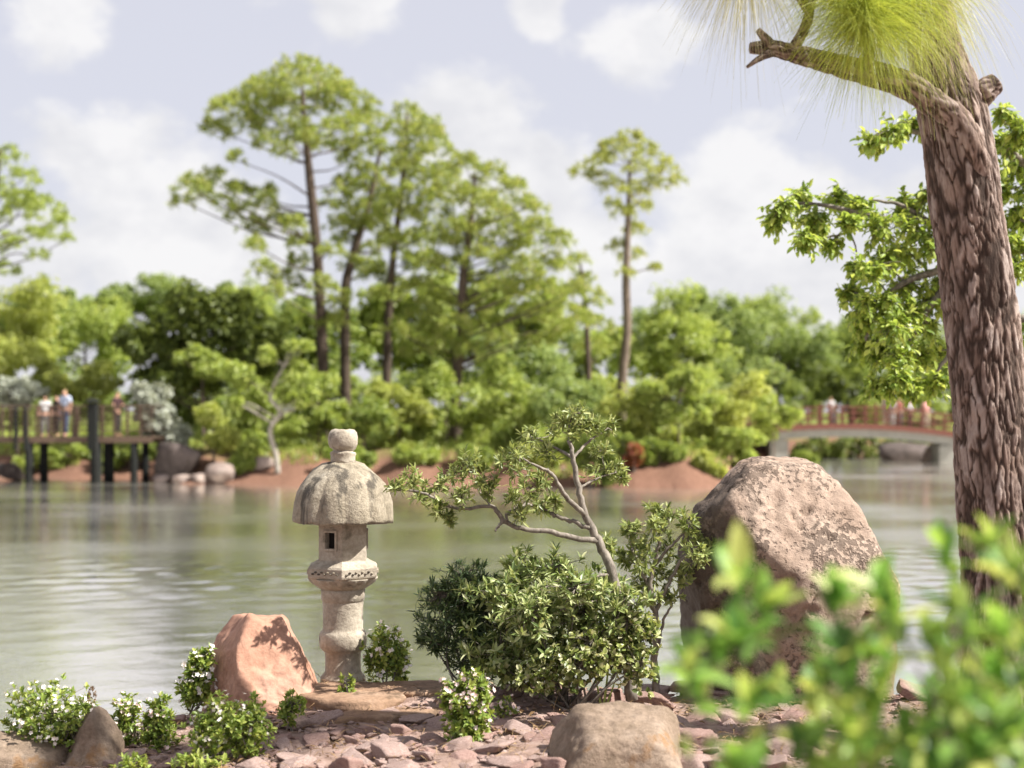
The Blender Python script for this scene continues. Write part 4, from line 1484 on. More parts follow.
pine('tallest pine of the far shore with a wide umbrella crown and open lower limbs', 62,
     [(325, 425), (323, 370), (320, 300), (316, 240), (310, 180), (305, 130), (302, 85)], [7, 6, 5.5, 5, 4.5, 3, 1.5],
     [(290, 76, 20), (320, 80, 19), (258, 95, 20), (345, 98, 22), (228, 112, 19), (214, 130, 14), (368, 115, 17), (246, 126, 19), (285, 104, 22), (315, 108, 20), (340, 128, 16), (374, 140, 12), (298, 132, 16),
      (265, 142, 11), (285, 152, 11), (192, 190, 16), (215, 184, 19), (240, 192, 14), (183, 202, 10), (225, 204, 11), (266, 206, 15), (252, 226, 13), (280, 226, 14), (300, 242, 13), (257, 246, 11), (300, 262, 12),
      (285, 282, 15), (345, 182, 11), (350, 160, 14), (330, 205, 9), (274, 292, 12), (235, 160, 9), (342, 300, 12), (330, 320, 14), (270, 90, 18), (305, 66, 12), (240, 105, 16), (355, 125, 16), (330, 95, 18), (270, 120, 15), (305, 140, 14), (325, 145, 13), (240, 215, 12), (262, 190, 12), (330, 250, 11), (320, 285, 12), (262, 270, 12), (295, 225, 12), (345, 145, 14)], 101, 'pine', 1.1)
pine('pine with a leaning dark trunk just right of the tallest pine', 66,
     [(346, 420), (345, 300), (352, 260), (362, 225), (372, 190), (380, 150)], [5.5, 5, 4.5, 4, 3, 1.5],
     [(380, 150, 13), (395, 172, 17), (374, 190, 18), (358, 206, 16), (350, 222, 15), (376, 225, 17), (345, 240, 11), (368, 250, 11), (340, 190, 12), (388, 205, 16), (392, 240, 12), (362, 175, 14), (355, 265, 12), (340, 225, 12), (375, 270, 13), (370, 210, 15)], 102, 'pine', 1.15)
pine('tall narrow pine with a pointed feathery top in the middle of the group', 64,
     [(386, 425), (387, 360), (390, 290), (398, 220), (405, 160), (407, 115)], [5, 4.5, 4, 3.2, 2.4, 1],
     [(405, 112, 11), (424, 124, 13), (395, 130, 12), (414, 146, 16), (438, 150, 15), (405, 165, 15), (425, 178, 17), (400, 214, 17), (430, 212, 17), (416, 240, 14), (412, 195, 15), (445, 172, 13), (405, 262, 12),
      (372, 275, 12), (380, 295, 10), (408, 130, 12), (432, 136, 11), (420, 265, 14), (395, 285, 13), (430, 235, 14), (390, 240, 13), (440, 195, 14), (388, 195, 12), (410, 290, 13)], 103, 'pine', 1.2)
pine('broad domed pine of the far shore with two big low limbs, behind the leaning tree', 60,
     [(455, 430), (456, 380), (462, 330), (463, 280), (470, 230), (475, 175)], [7, 6, 5.5, 4.5, 3.5, 1.5],
     [(466, 166, 15), (490, 176, 16), (450, 190, 16), (476, 200, 18), (510, 190, 16), (530, 206, 15), (500, 220, 18), (460, 230, 17), (536, 230, 17), (558, 242, 13), (520, 250, 18), (486, 256, 18), (555, 266, 15),
      (450, 264, 15), (540, 288, 16), (500, 288, 16), (440, 300, 15), (470, 308, 13), (520, 315, 14), (560, 308, 13), (430, 330, 15), (450, 345, 14), (500, 338, 14), (540, 342, 13), (420, 285, 13), (444, 240, 15),
      (475, 240, 16), (505, 268, 16), (530, 268, 15), (480, 280, 15), (415, 350, 14), (470, 350, 12), (395, 330, 12), (430, 260, 14), (425, 310, 14), (455, 325, 14), (485, 325, 15), (545, 315, 14), (575, 290, 12), (585, 320, 12), (560, 330, 13), (520, 290, 15), (470, 225, 15), (515, 232, 15), (490, 205, 14)], 104, 'pine', 1.25)
pine('short young pine at the right end of the pine group', 63,
     [(590, 420), (588, 360), (585, 300), (580, 262)], [3.5, 3, 2.2, 1],
     [(578, 262, 10), (585, 282, 12), (570, 292, 11), (596, 300, 12), (580, 318, 13), (600, 325, 11), (565, 330, 11), (590, 345, 12), (605, 350, 10)], 105)
pine('slender lone pine with a small high crown and long bare trunk', 66,
     [(621, 425), (622, 380), (627, 330), (626, 280), (628, 220), (630, 160)], [5.5, 5, 4.5, 4, 3, 1.5],
     [(600, 162, 12), (580, 172, 9), (594, 175, 9), (622, 150, 14), (648, 152, 13), (665, 170, 12), (678, 182, 8), (640, 168, 13), (610, 184, 10), (634, 190, 12), (652, 186, 10), (625, 214, 11), (636, 230, 11),
      (618, 246, 9), (632, 256, 10), (625, 274, 7), (640, 206, 9), (630, 140, 11), (612, 205, 7), (655, 268, 3), (610, 150, 11)], 106, 'pine_y', 1.0, 'pine_tree', 'bark')
pine('pine at the left edge, its crown cut by the picture side', 70,
     [(-25, 420), (-22, 330), (-15, 260), (-5, 190), (0, 150)], [6, 5, 4, 3, 1.5],
     [(8, 158, 14), (25, 178, 13), (45, 206, 16), (60, 222, 12), (20, 214, 18), (2, 194, 15), (35, 234, 12), (10, 246, 15), (66, 240, 7), (38, 256, 8), (5, 270, 12), (-20, 170, 18), (-40, 200, 20), (-30, 240, 20),
      (25, 200, 13), (50, 232, 9), (-60, 230, 18)], 107, 'light')

# ------------------------------------------------------------------ far shore bushes and broadleaf trees
def crown_tree(name, label, cat, D, blobs, mat, seed, trunk=None, n_per=420, L=.30, Wd=.18, bark='bark', tr=3.0, group=None, base_y=None, pads_each=7):
    """blobs: (px, py, rx, ry) ellipsoids that make the crown outline"""
    rng = np.random.default_rng(seed)
    s = mpp(D)
    bx = trunk[0][0] if trunk else np.mean([q[0] for q in blobs])
    b = W(bx, 430, D)
    b[2] = hz(b[0], b[1])
    t = thing(name, label, cat, b, group)
    pads = []
    for px, py, rx, ry in blobs:
        C = W(px, py, D)
        for k in range(pads_each):
            d = rnd_dirs(rng, 1)[0]
            d[1] *= 1.1
            c = C + d * np.array([rx * s, min(rx, ry) * s * 1.2, ry * s]) * (.35 + .5 * rng.random())
            r = .60 * min(rx, ry) * s * (.75 + .6 * rng.random())
            if c[2] - r * .6 < hz(c[0], c[1]):
                c[2] = hz(c[0], c[1]) + r * .5
            pads.append((c, np.array([r * 1.15, r * 1.15, r * .85])))
    mb = MB()
    top = max(p[0][2] for p in pads)
    if trunk:
        P = np.array([W(x, y, D) for x, y in trunk])
        P[0][2] = b[2] - .1
    else:
        cx = np.mean([p[0][0] for p in pads])
        P = np.array([[b[0], b[1], b[2] - .1], [b[0] * .6 + cx * .4, b[1], b[2] + (top - b[2]) * .4], [cx, b[1], b[2] + (top - b[2]) * .8]])
    Q = smooth_path(P, 24)
    rad = np.linspace(tr, tr * .3, 24) * s
    V, Fc = tube_v(Q, rad, 8)
    mb.add(V, Fc)
    limbs(mb, rng, Q, rad, pads, .025, .5, 4, .5)
    mb.build('trunk' if trunk else 'stems', M[bark], t)
    cr = MB()
    broad_crown(cr, rng, pads, n_per, L, Wd)
    cr.build('crown' if trunk else 'foliage', M[mat], t)
    fix_children(t)


TB = 'trees beyond the far shore'
SB = 'shrubs along the far shore'
T_ = 'tree'
S_ = 'shrub'
# trees behind, left
crown_tree('leafy_tree', 'pale yellow green tree behind the timber walkway at the far left', T_, 92, [(15, 310, 50, 35), (-20, 350, 50, 45), (25, 350, 40, 30)], 'yellow', 201, [(10, 420), (10, 340)], group=TB)
crown_tree('leafy_tree', 'round light green tree above the walkway people', T_, 98, [(85, 325, 45, 35), (60, 350, 40, 30), (110, 345, 35, 30)], 'light', 202, [(85, 420), (85, 340)], group=TB)
crown_tree('leafy_tree', 'low greyish green tree on the skyline between walkway and pines', T_, 108, [(130, 300, 35, 22), (165, 300, 40, 24), (110, 310, 30, 24)], 'far', 203, [(140, 420), (140, 320)], group=TB)
crown_tree('leafy_tree', 'yellowish tree on the skyline left of the tallest pine', T_, 104, [(215, 305, 40, 22), (245, 310, 40, 26), (185, 312, 30, 20)], 'light', 204, [(220, 420), (220, 320)], group=TB)
crown_tree('leafy_tree', 'big very dark green tree behind the silver shrub', T_, 61, [(190, 320, 48, 34), (150, 345, 34, 28), (235, 325, 40, 36), (200, 365, 44, 34), (265, 350, 28, 36), (160, 375, 26, 24)], 'dark', 205,
           [(205, 430), (200, 350)], 420, .3, .17, group=TB)
crown_tree('leafy_tree', 'leafy tree filling the gap under the tallest pine', T_, 72, [(300, 330, 36, 32), (340, 350, 36, 34), (280, 360, 30, 30)], 'mid', 206, [(310, 425), (310, 350)], group=TB)
crown_tree('leafy_tree', 'mid green tree behind the trunks of the middle pines', T_, 76, [(400, 350, 40, 36), (370, 330, 30, 30), (435, 370, 36, 34)], 'light', 207, [(400, 425), (400, 350)], group=TB)
crown_tree('leafy_tree', 'greyish green feathery tree behind the broad domed pine', T_, 74, [(520, 350, 44, 40), (560, 365, 40, 36), (490, 370, 34, 34)], 'far', 208, [(525, 425), (525, 350)], group=TB)
crown_tree('leafy_tree', 'round yellow green tree left of the slender lone pine', T_, 78, [(590, 370, 36, 40), (600, 335, 24, 26)], 'light', 209, [(592, 425), (592, 360)], group=TB)
crown_tree('leafy_tree', 'loose yellow green tree showing between the middle pines', T_, 76, [(425, 300, 34, 34), (390, 310, 28, 28), (450, 330, 34, 28)], 'light', 218, [(425, 425), (425, 330)], group=TB)
crown_tree('leafy_tree', 'rounded tree showing through the right side of the broad domed pine', T_, 77, [(500, 310, 36, 34), (545, 315, 34, 32), (520, 340, 40, 28)], 'light', 219, [(520, 425), (520, 330)], group=TB)
# trees behind, right
crown_tree('leafy_tree', 'bright green tree right of the slender lone pine', T_, 84, [(675, 325, 34, 32), (650, 350, 32, 34), (700, 350, 36, 34), (675, 370, 36, 30)], 'light', 211, [(678, 425), (678, 350)], group=TB)
crown_tree('leafy_tree', 'tall hazy green tree on the skyline left of the red bridge', T_, 112, [(700, 310, 36, 24), (735, 320, 40, 30), (720, 345, 44, 34)], 'far', 212, [(720, 425), (720, 340)], group=TB)
crown_tree('leafy_tree', 'broad rounded tree directly above the left end of the red bridge', T_, 106, [(775, 335, 42, 36), (760, 360, 36, 32), (800, 360, 36, 34), (775, 380, 40, 24)], 'far', 213, [(778, 425), (778, 350)], group=TB)
crown_tree('leafy_tree', 'sloping crowned tree above the middle of the red bridge', T_, 110, [(825, 345, 40, 32), (850, 365, 36, 32), (815, 375, 34, 26)], 'mid', 214, [(835, 425), (835, 360)], group=TB)
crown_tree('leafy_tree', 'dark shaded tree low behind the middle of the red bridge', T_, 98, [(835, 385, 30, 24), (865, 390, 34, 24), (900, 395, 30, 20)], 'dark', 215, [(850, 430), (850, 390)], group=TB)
crown_tree('leafy_tree', 'green tree behind the right end of the red bridge', T_, 104, [(895, 365, 40, 34), (935, 370, 40, 34), (960, 350, 36, 40)], 'light', 216, [(925, 425), (925, 370)], group=TB)
crown_tree('leafy_tree', 'tree just visible past the right side of the pine trunk', T_, 100, [(1010, 360, 50, 40), (1050, 350, 50, 50), (980, 380, 40, 34)], 'mid', 217, [(1020, 425), (1020, 360)], group=TB)
crown_tree('leafy_tree', 'pale hazy tree on the skyline behind the foot of the slender lone pine', T_, 118, [(645, 330, 30, 32), (620, 345, 26, 28), (660, 355, 30, 26)], 'far', 221, [(643, 425), (643, 345)], group=TB)
crown_tree('leafy_tree', 'hazy tree on the skyline just right of the bright green tree', T_, 122, [(760, 318, 36, 28), (790, 335, 36, 30), (735, 340, 34, 28)], 'light', 222, [(762, 425), (762, 335)], group=TB)
crown_tree('leafy_tree', 'low hazy tree on the skyline nearest the hanging broad leaves', T_, 124, [(845, 335, 36, 28), (880, 345, 36, 30), (860, 365, 40, 26)], 'far', 223, [(860, 425), (860, 350)], group=TB)
crown_tree('leafy_tree', 'tree on the skyline directly below the edge pine crown', T_, 116, [(45, 300, 40, 24), (10, 315, 40, 30), (75, 320, 36, 26)], 'far', 224, [(40, 425), (40, 320)], group=TB)
crown_tree('leafy_tree', 'hazy tree on the skyline between the tallest pine and the dark tree', T_, 120, [(265, 315, 34, 26), (240, 300, 30, 20), (295, 325, 30, 26)], 'far', 225, [(265, 425), (265, 330)], group=TB)
# shrubs on the island
sh = [
    ('silver grey leaved shrub drooping over the end of the timber walkway', 56.5, [(150, 395, 14, 18), (162, 420, 20, 20), (178, 435, 18, 14), (145, 420, 12, 16)], 'silver'),
    ('pale silvery bush behind the walkway railing at far left', 62, [(25, 385, 20, 16), (10, 395, 16, 14)], 'silver'),
    ('bright lime bush left of the walkway people', 64, [(5, 360, 34, 26), (-20, 380, 30, 26)], 'yellow'),
    ('lime green bush behind the walkway people', 63, [(70, 385, 28, 22), (100, 385, 24, 22), (50, 375, 20, 18)], 'yellow'),
    ('round pale bush hanging in front of the dark tree', 59, [(195, 357, 22, 15), (212, 368, 16, 12)], 'light'),
    ('grassy green bush seen beneath the walkway deck', 60.5, [(62, 455, 36, 14), (100, 458, 30, 14), (35, 462, 20, 10)], 'light'),
    ('low green bush beneath the walkway end', 59.5, [(120, 460, 22, 14), (140, 455, 16, 14)], 'mid'),
    ('yellow green upright shrub right of the silver shrub', 54.8, [(212, 425, 18, 22), (205, 410, 10, 12), (225, 440, 16, 14)], 'yellow'),
    ('green shrub behind the white stemmed tree', 56.5, [(245, 405, 26, 26), (250, 440, 22, 18), (235, 375, 18, 18)], 'light'),
    ('leafy shrub below the trunk of the tallest pine', 57, [(320, 395, 26, 24), (340, 420, 24, 20), (300, 425, 20, 18)], 'light'),
    ('mid green shrub behind the lantern finial', 55.5, [(355, 435, 24, 16), (375, 420, 22, 20)], 'mid'),
    ('spreading light shrub right of the lantern roof', 57, [(385, 395, 28, 24), (410, 415, 26, 22), (400, 445, 24, 14)], 'yellow'),
    ('bushy shrub around the foot of the broad domed pine', 58, [(440, 400, 30, 26), (470, 420, 28, 22), (430, 435, 24, 16)], 'light'),
    ('large pale shrub behind the top of the leaning tree', 56, [(500, 395, 36, 30), (535, 410, 34, 28), (515, 435, 30, 16)], 'light'),
    ('greyish shrub right of the top of the leaning tree', 55, [(565, 405, 30, 28), (590, 395, 26, 24)], 'far'),
    ('olive shrub sloping down behind the slender lone pine foot', 54, [(630, 415, 32, 28), (655, 435, 26, 18), (610, 440, 20, 18)], 'yellow'),
    ('dark green shrub overhanging the water below the leaning tree top', 50.4, [(590, 452, 20, 22), (606, 468, 14, 18), (574, 448, 14, 16)], 'dark'),
    ('small layered bright shrub above the bare red bank', 53, [(655, 395, 22, 14), (690, 380, 22, 16), (670, 415, 24, 14), (700, 405, 20, 14)], 'light'),
    ('big yellow green shrub above the huge boulder', 56, [(725, 410, 30, 24), (705, 435, 28, 18), (740, 390, 24, 22)], 'yellow'),
    ('light shrub trailing to the water left of the huge boulder', 54.5, [(735, 440, 24, 18), (748, 458, 16, 14), (715, 458, 18, 12)], 'light'),
    ('green shrub at the left landing of the red bridge', 70, [(760, 405, 26, 18), (772, 425, 22, 18), (790, 415, 16, 10)], 'light'),
    ('low shrub under the left end of the red bridge', 80.5, [(795, 458, 14, 10), (812, 460, 14, 8)], 'mid'),
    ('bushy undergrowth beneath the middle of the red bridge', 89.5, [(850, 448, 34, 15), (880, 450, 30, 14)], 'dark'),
    ('small rust red shrub at the waterline below the slender lone pine', 51.6, [(634, 456, 8, 14)], 'red'),
    ('little red leaved plant under the tallest pine', 58.5, [(327, 418, 8, 12)], 'red'),
    ('low shrub trailing over the red bank behind the lantern finial', 53.4, [(345, 456, 22, 11), (368, 462, 16, 9)], 'mid'),
    ('sprawling low shrub on the red bank right of the lantern roof', 53.6, [(405, 455, 20, 11), (425, 458, 14, 9)], 'light'),
    ('small green shrub low on the red bank under the broad domed pine', 53.2, [(468, 455, 18, 11), (484, 460, 12, 8)], 'mid'),
    ('low grassy shrub on the red bank behind the top of the leaning tree', 52.8, [(530, 455, 22, 10), (550, 460, 14, 8)], 'yellow'),
    ('low shrub on the red bank beside the crooked white stem', 54.2, [(240, 460, 18, 10), (250, 452, 14, 10)], 'light'),
    ('small bush crowning the bare red mound left of the huge boulder', 52.2, [(668, 452, 20, 9), (648, 456, 12, 8)], 'mid'),
    ('little olive bush on the right slope of the bare red mound', 52.0, [(702, 466, 14, 9), (714, 472, 10, 8)], 'yellow'),
    ('dusky shrub behind the foot of the dark tree', 82, [(190, 395, 36, 26), (225, 400, 34, 24), (160, 400, 30, 24)], 'mid'),
    ('light shrub far behind the crooked white stemmed tree', 84, [(265, 395, 36, 28), (300, 385, 34, 30)], 'light'),
    ('pale shrub far behind the people on the walkway', 86, [(60, 395, 36, 28), (100, 400, 30, 26)], 'far'),
    ('broad pale shrub filling the gap behind the walkway at the far left', 76, [(15, 412, 40, 22), (-20, 405, 36, 26), (40, 400, 26, 22)], 'light'),
    ('dense green shrub behind the dark post of the walkway', 74, [(90, 410, 34, 22), (110, 395, 30, 24)], 'mid'),
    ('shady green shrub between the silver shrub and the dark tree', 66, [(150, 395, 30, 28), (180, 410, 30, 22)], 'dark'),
    ('rounded shrub behind the crooked white stemmed tree', 70, [(270, 385, 34, 30), (300, 400, 30, 26), (250, 360, 26, 24)], 'mid'),
    ('pale shrub between the two leftmost pine trunks', 68, [(340, 385, 30, 28), (360, 400, 30, 26)], 'light'),
    ('thick green shrub behind the feathery pine trunk', 71, [(400, 390, 36, 30), (430, 385, 32, 30)], 'mid'),
    ('large green shrub right behind the trunk of the broad domed pine', 69, [(475, 385, 34, 30), (500, 370, 30, 28)], 'light'),
    ('hazy green shrub between the broad domed pine and the young pine', 70, [(545, 395, 36, 30), (565, 375, 30, 28)], 'far'),
    ('yellowish shrub around the trunk of the slender lone pine', 69, [(605, 395, 34, 28), (635, 400, 32, 26)], 'yellow'),
    ('full green shrub left of the bridge trees', 72, [(670, 395, 36, 28), (700, 385, 36, 30)], 'light'),
    ('tall green shrub nearest the left end of the red railing', 82, [(735, 385, 36, 30), (755, 375, 28, 26)], 'far'),
    ('low green shrub behind the left half of the red railing', 97, [(785, 402, 34, 20), (815, 400, 26, 18)], 'mid'),
    ('low pale shrub behind the right half of the red railing', 96, [(880, 405, 34, 18), (915, 402, 32, 20)], 'light'),
    ('low dark shrub behind the railing next to the pine trunk', 97, [(945, 408, 34, 18), (985, 400, 36, 22)], 'mid'),
    ('dark shaded shrub on the bank under the left half of the red bridge', 89.3, [(812, 450, 26, 15), (832, 450, 24, 14)], 'dark'),  # dark leaf colour stands in for the shade beneath the bridge
    ('dark shrub on the bank under the right half of the red bridge', 89.4, [(905, 448, 30, 15), (936, 448, 30, 15), (965, 448, 26, 14)], 'dark'),  # added dark foliage, again as shade beneath the deck
]
for k, (lab, D, bl, mat) in enumerate(sh):
    crown_tree('shrub', lab, S_, D, bl, mat, 300 + k, None, 280, .2, .12, group=SB, tr=1.6, pads_each=6)
crown_tree('slender_tree', 'small tree with a crooked white stem at the water left of the lantern', T_, 53.6,
           [(255, 385, 20, 12), (292, 372, 18, 12), (238, 398, 12, 10), (308, 400, 15, 10), (266, 356, 16, 10), (298, 348, 13, 9), (285, 400, 12, 9)], 'light', 401,
           [(278, 476), (276, 455), (270, 430), (280, 412), (270, 398), (276, 380), (288, 360)], 220, .2, .12, 'bark_pale', 3.2, None, None, 3)
crown_tree('slender_tree', 'young tree with a leaning pale stem over the bare red bank', T_, 52,
           [(640, 450, 12, 9), (620, 440, 12, 8), (655, 445, 10, 8)], 'mid', 402, [(612, 478), (620, 462), (632, 448)], 150, .18, .1, 'bark_pale', 2.0, None, None, 3)

# ground cover on the far slope
mb = MB()
rng = np.random.default_rng(9)
n = 42000
x = rng.uniform(-26, 16, n)
y = rng.uniform(51, 74, n)
z = height(x, y)
keep = (z > .72 + .5 * np.sin(x * .9) * np.sin(y * .7)) & (rng.random(n) < .9)
P = np.stack([x, y, z], 1)[keep]
n = len(P)
dv = unit(rng.normal(size=(n, 3)) * [.5, .5, .2] + [0, 0, .9])
V, Fc = leaves4(P, dv, rnd_dirs(rng, n), .18 + .25 * rng.random(n), .05 + .04 * rng.random(n))
mb.add(V, Fc, 0, False)
tag(mb.build('ground_cover', M['grass']), 'green ground cover on the slope of the far shore', 'ground cover', kind='stuff')

# rocks of the far shore
def far_rock(label, px, py, D, sx, sy, sz, seed, mat='far_rock', group='rocks along the far shore'):
    rng = np.random.default_rng(seed)
    V, Fc = rock_v(3, rand_planes(rng, 10, .65, 1.0), .06, 1.8, seed, 18, .4)
    p = W(px, py, D)
    s = mpp(D)
    V = V * [sx * s, sy * s, sz * s]
    rock('shore_rock', label, 'rock', p, V, Fc, M[mat], group=group)


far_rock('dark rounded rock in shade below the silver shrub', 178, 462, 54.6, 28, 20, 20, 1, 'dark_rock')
far_rock('pink grey rock at the waterline, right end of the row', 220, 474, 53.6, 14, 12, 12, 2)
far_rock('small pale rock second from the right in the waterline row', 199, 479, 53.5, 10, 9, 7, 3)
far_rock('pale rock in the middle of the waterline row', 182, 480, 53.8, 9, 9, 7, 4)
far_rock('low pale rock at the left of the waterline row', 162, 480, 54.2, 9, 8, 6, 5)
far_rock('flat grey rock on the soil left of the white stemmed tree', 262, 463, 54.2, 12, 10, 7, 6)
far_rock('leaning pale slab of rock at the right footing of the red bridge', 932, 458, 82.0, 14, 9, 11, 7)
far_rock('pale rock partly behind the pine trunk at the bridge footing', 952, 458, 81.5, 9, 9, 10, 8)
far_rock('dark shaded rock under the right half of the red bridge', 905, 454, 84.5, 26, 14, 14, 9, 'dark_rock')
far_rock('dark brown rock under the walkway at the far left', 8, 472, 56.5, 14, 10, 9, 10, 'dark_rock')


# ------------------------------------------------------------------ timber walkway on the left
def walkway():
    D = 54.0
    s = mpp(D)
    zt = CZ - (437 - YH) * s
    x0, x1 = (-150 - 512) * s, (152 - 512) * s
    t = thing('timber_walkway', 'timber footbridge on dark piles with slatted railing at the left', 'footbridge', ((x0 + x1) / 2, D, 0))
    ox, oy = (x0 + x1) / 2, D
    wd = 2.0
    mb = MB()
    k = 0
    xx = x0
    while xx < x1:
        add_box(mb, (xx + .07 - ox, wd / 2, zt - .02), (.13, wd, .04))
        xx += .14
    mb.build('deck', M['wood'], t)
    mb = MB()
    for y in (.05, wd - .05):
        add_box(mb, ((x0 + x1) / 2 - ox, y, zt - .13), (x1 - x0, .1, .18))
    mb.build('bearer', M['wood'], t)
    for px, w in [(-100, .3), (28, .32), (95, .42), (133, .28), (-40, .3)]:
        for y in (.15, wd - .15):
            mb = MB()
            zb = hz((px - 512) * s, D + y) - .1
            add_tube(mb, [((px - 512) * s - ox, y, zb), ((px - 512) * s - ox, y, zt - .06)], [w / 2, w / 2], 12, 4)
            mb.build('pile', M['wood_dark'], t)
    for px in range(-146, 152, 13):
        for y in (.06, wd - .06):
            mb = MB()
            add_box(mb, ((px - 512) * s - ox, y, zt + .58), (.08, .08, 1.16))
            mb.build('rail_post', M['wood'], t)
    for y in (.06, wd - .06):
        for z, h in ((1.18, .06), (.98, .05), (.80, .05), (.62, .05), (.44, .05), (.26, .05)):
            mb = MB()
            add_box(mb, ((x0 + x1) / 2 - ox, y - .062 if y < 1 else y + .062, zt + z), (x1 - x0, .035, h))
            mb.build('rail', M['wood'], t)
    for px, hgt in ((95, 1.5), (17, 1.2), (27, 1.2)):
        mb = MB()
        w = .32 if px == 95 else .11
        add_box(mb, ((px - 512) * s - ox, -.10 - w / 2, zt + hgt / 2 - .35), (w, w, hgt + .3), bev=.02)
        gp = mb.build('gate_post', M['wood_dark'], t)
        mb = MB()
        add_box(mb, ((px - 512) * s - ox, -.10 - w / 2, zt + hgt - .2 + .10), (w * 1.5, w * 1.5, .14), taper=.35)
        mb.build('post_cap', M['wood_dark'], gp)


walkway()


# ------------------------------------------------------------------ red arched bridge
def bridge():
    D = 80.0
    s = mpp(D)
    px0, px1 = 738, 965
    n = 60
    pxs = np.linspace(px0, px1, n)
    X = (pxs - 512) * s
    pm = 842
    zt = CZ - (425.0 - YH) * s - ((pxs - pm) / 110.0) ** 2 * 8 * s
    ox = (pm - 512) * s
    t = thing('arched_bridge', 'red railed arched footbridge on a pale concrete beam across the inlet', 'bridge', (ox, D, 0))
    wd = 2.6

    def strip(y0, y1, z0, z1, name, mat, parent=t):
        mb = MB()
        V = []
        for i in range(n):
            V += [(X[i] - ox, y0, zt[i] + z0), (X[i] - ox, y1, zt[i] + z0), (X[i] - ox, y1, zt[i] + z1), (X[i] - ox, y0, zt[i] + z1)]
        q = [[0, 3, 2, 1], [4 * n - 4, 4 * n - 3, 4 * n - 2, 4 * n - 1]]
        for i in range(n - 1):
            for j in range(4):
                q.append([4 * i + j, 4 * i + (j + 1) % 4, 4 * i + 4 + (j + 1) % 4, 4 * i + 4 + j])
        mb.add(V, [np.array(q)], 0, False)
        return mb.build(name, M[mat], parent)
    strip(0, wd, -.16, 0, 'deck', 'red_wood')
    strip(-.06, -.002, -.22, .10, 'fascia', 'red_wood')
    strip(.15, wd - .15, -.68, -.162, 'beam', 'concrete')
    for y in (.06, wd - .06):
        for z in (1.02, .70, .38):
            strip(y - .03, y + .03, z - .04, z + .04, 'rail', 'red_wood')
        for i in range(0, n, 3):
            mb = MB()
            big = (i % 12 == 0)
            w = .16 if big else .09
            h = 1.25 if big else 1.05
            add_box(mb, (X[i] - ox, y + (.065 if y < 1 else -.065), zt[i] + h / 2), (w, .07, h))
            mb.build('rail_post', M['red_wood'], t)
    for px in (782, 948):
        mb = MB()
        i = int(np.argmin(np.abs(pxs - px)))
        zz = zt[i] - .69
        add_box(mb, (X[i] - ox, wd / 2, zz / 2 - .3), (1.0, wd - .4, zz + .6), bev=.05)
        mb.build('abutment', M['concrete'], t)
    return zt, pxs


BZ, BPX = bridge()


# ------------------------------------------------------------------ people
def skin_mesh(verts, edges, radii, name, mat, parent, levels=2):
    me = bpy.data.meshes.new(name)
    me.from_pydata([tuple(map(float, v)) for v in verts], edges, [])
    o = bpy.data.objects.new(name, me)
    COL.objects.link(o)
    o.modifiers.new('Skin', 'SKIN').use_smooth_shade = True
    sd = me.skin_vertices[0].data
    for i, r in enumerate(radii):
        r = r if isinstance(r, (tuple, list)) else (r, r)
        sd[i].radius = r
    sd[0].use_root = True
    ss = o.modifiers.new('Sub', 'SUBSURF')
    ss.levels = ss.render_levels = levels
    bpy.context.view_layer.update()
    dg = bpy.context.evaluated_depsgraph_get()
    m2 = bpy.data.meshes.new_from_object(o.evaluated_get(dg))
    m2.name = name
    m2.materials.clear()
    m2.materials.append(M[mat])
    o.modifiers.clear()
    o.data = m2
    bpy.data.meshes.remove(me)
    o.parent = parent
    return o


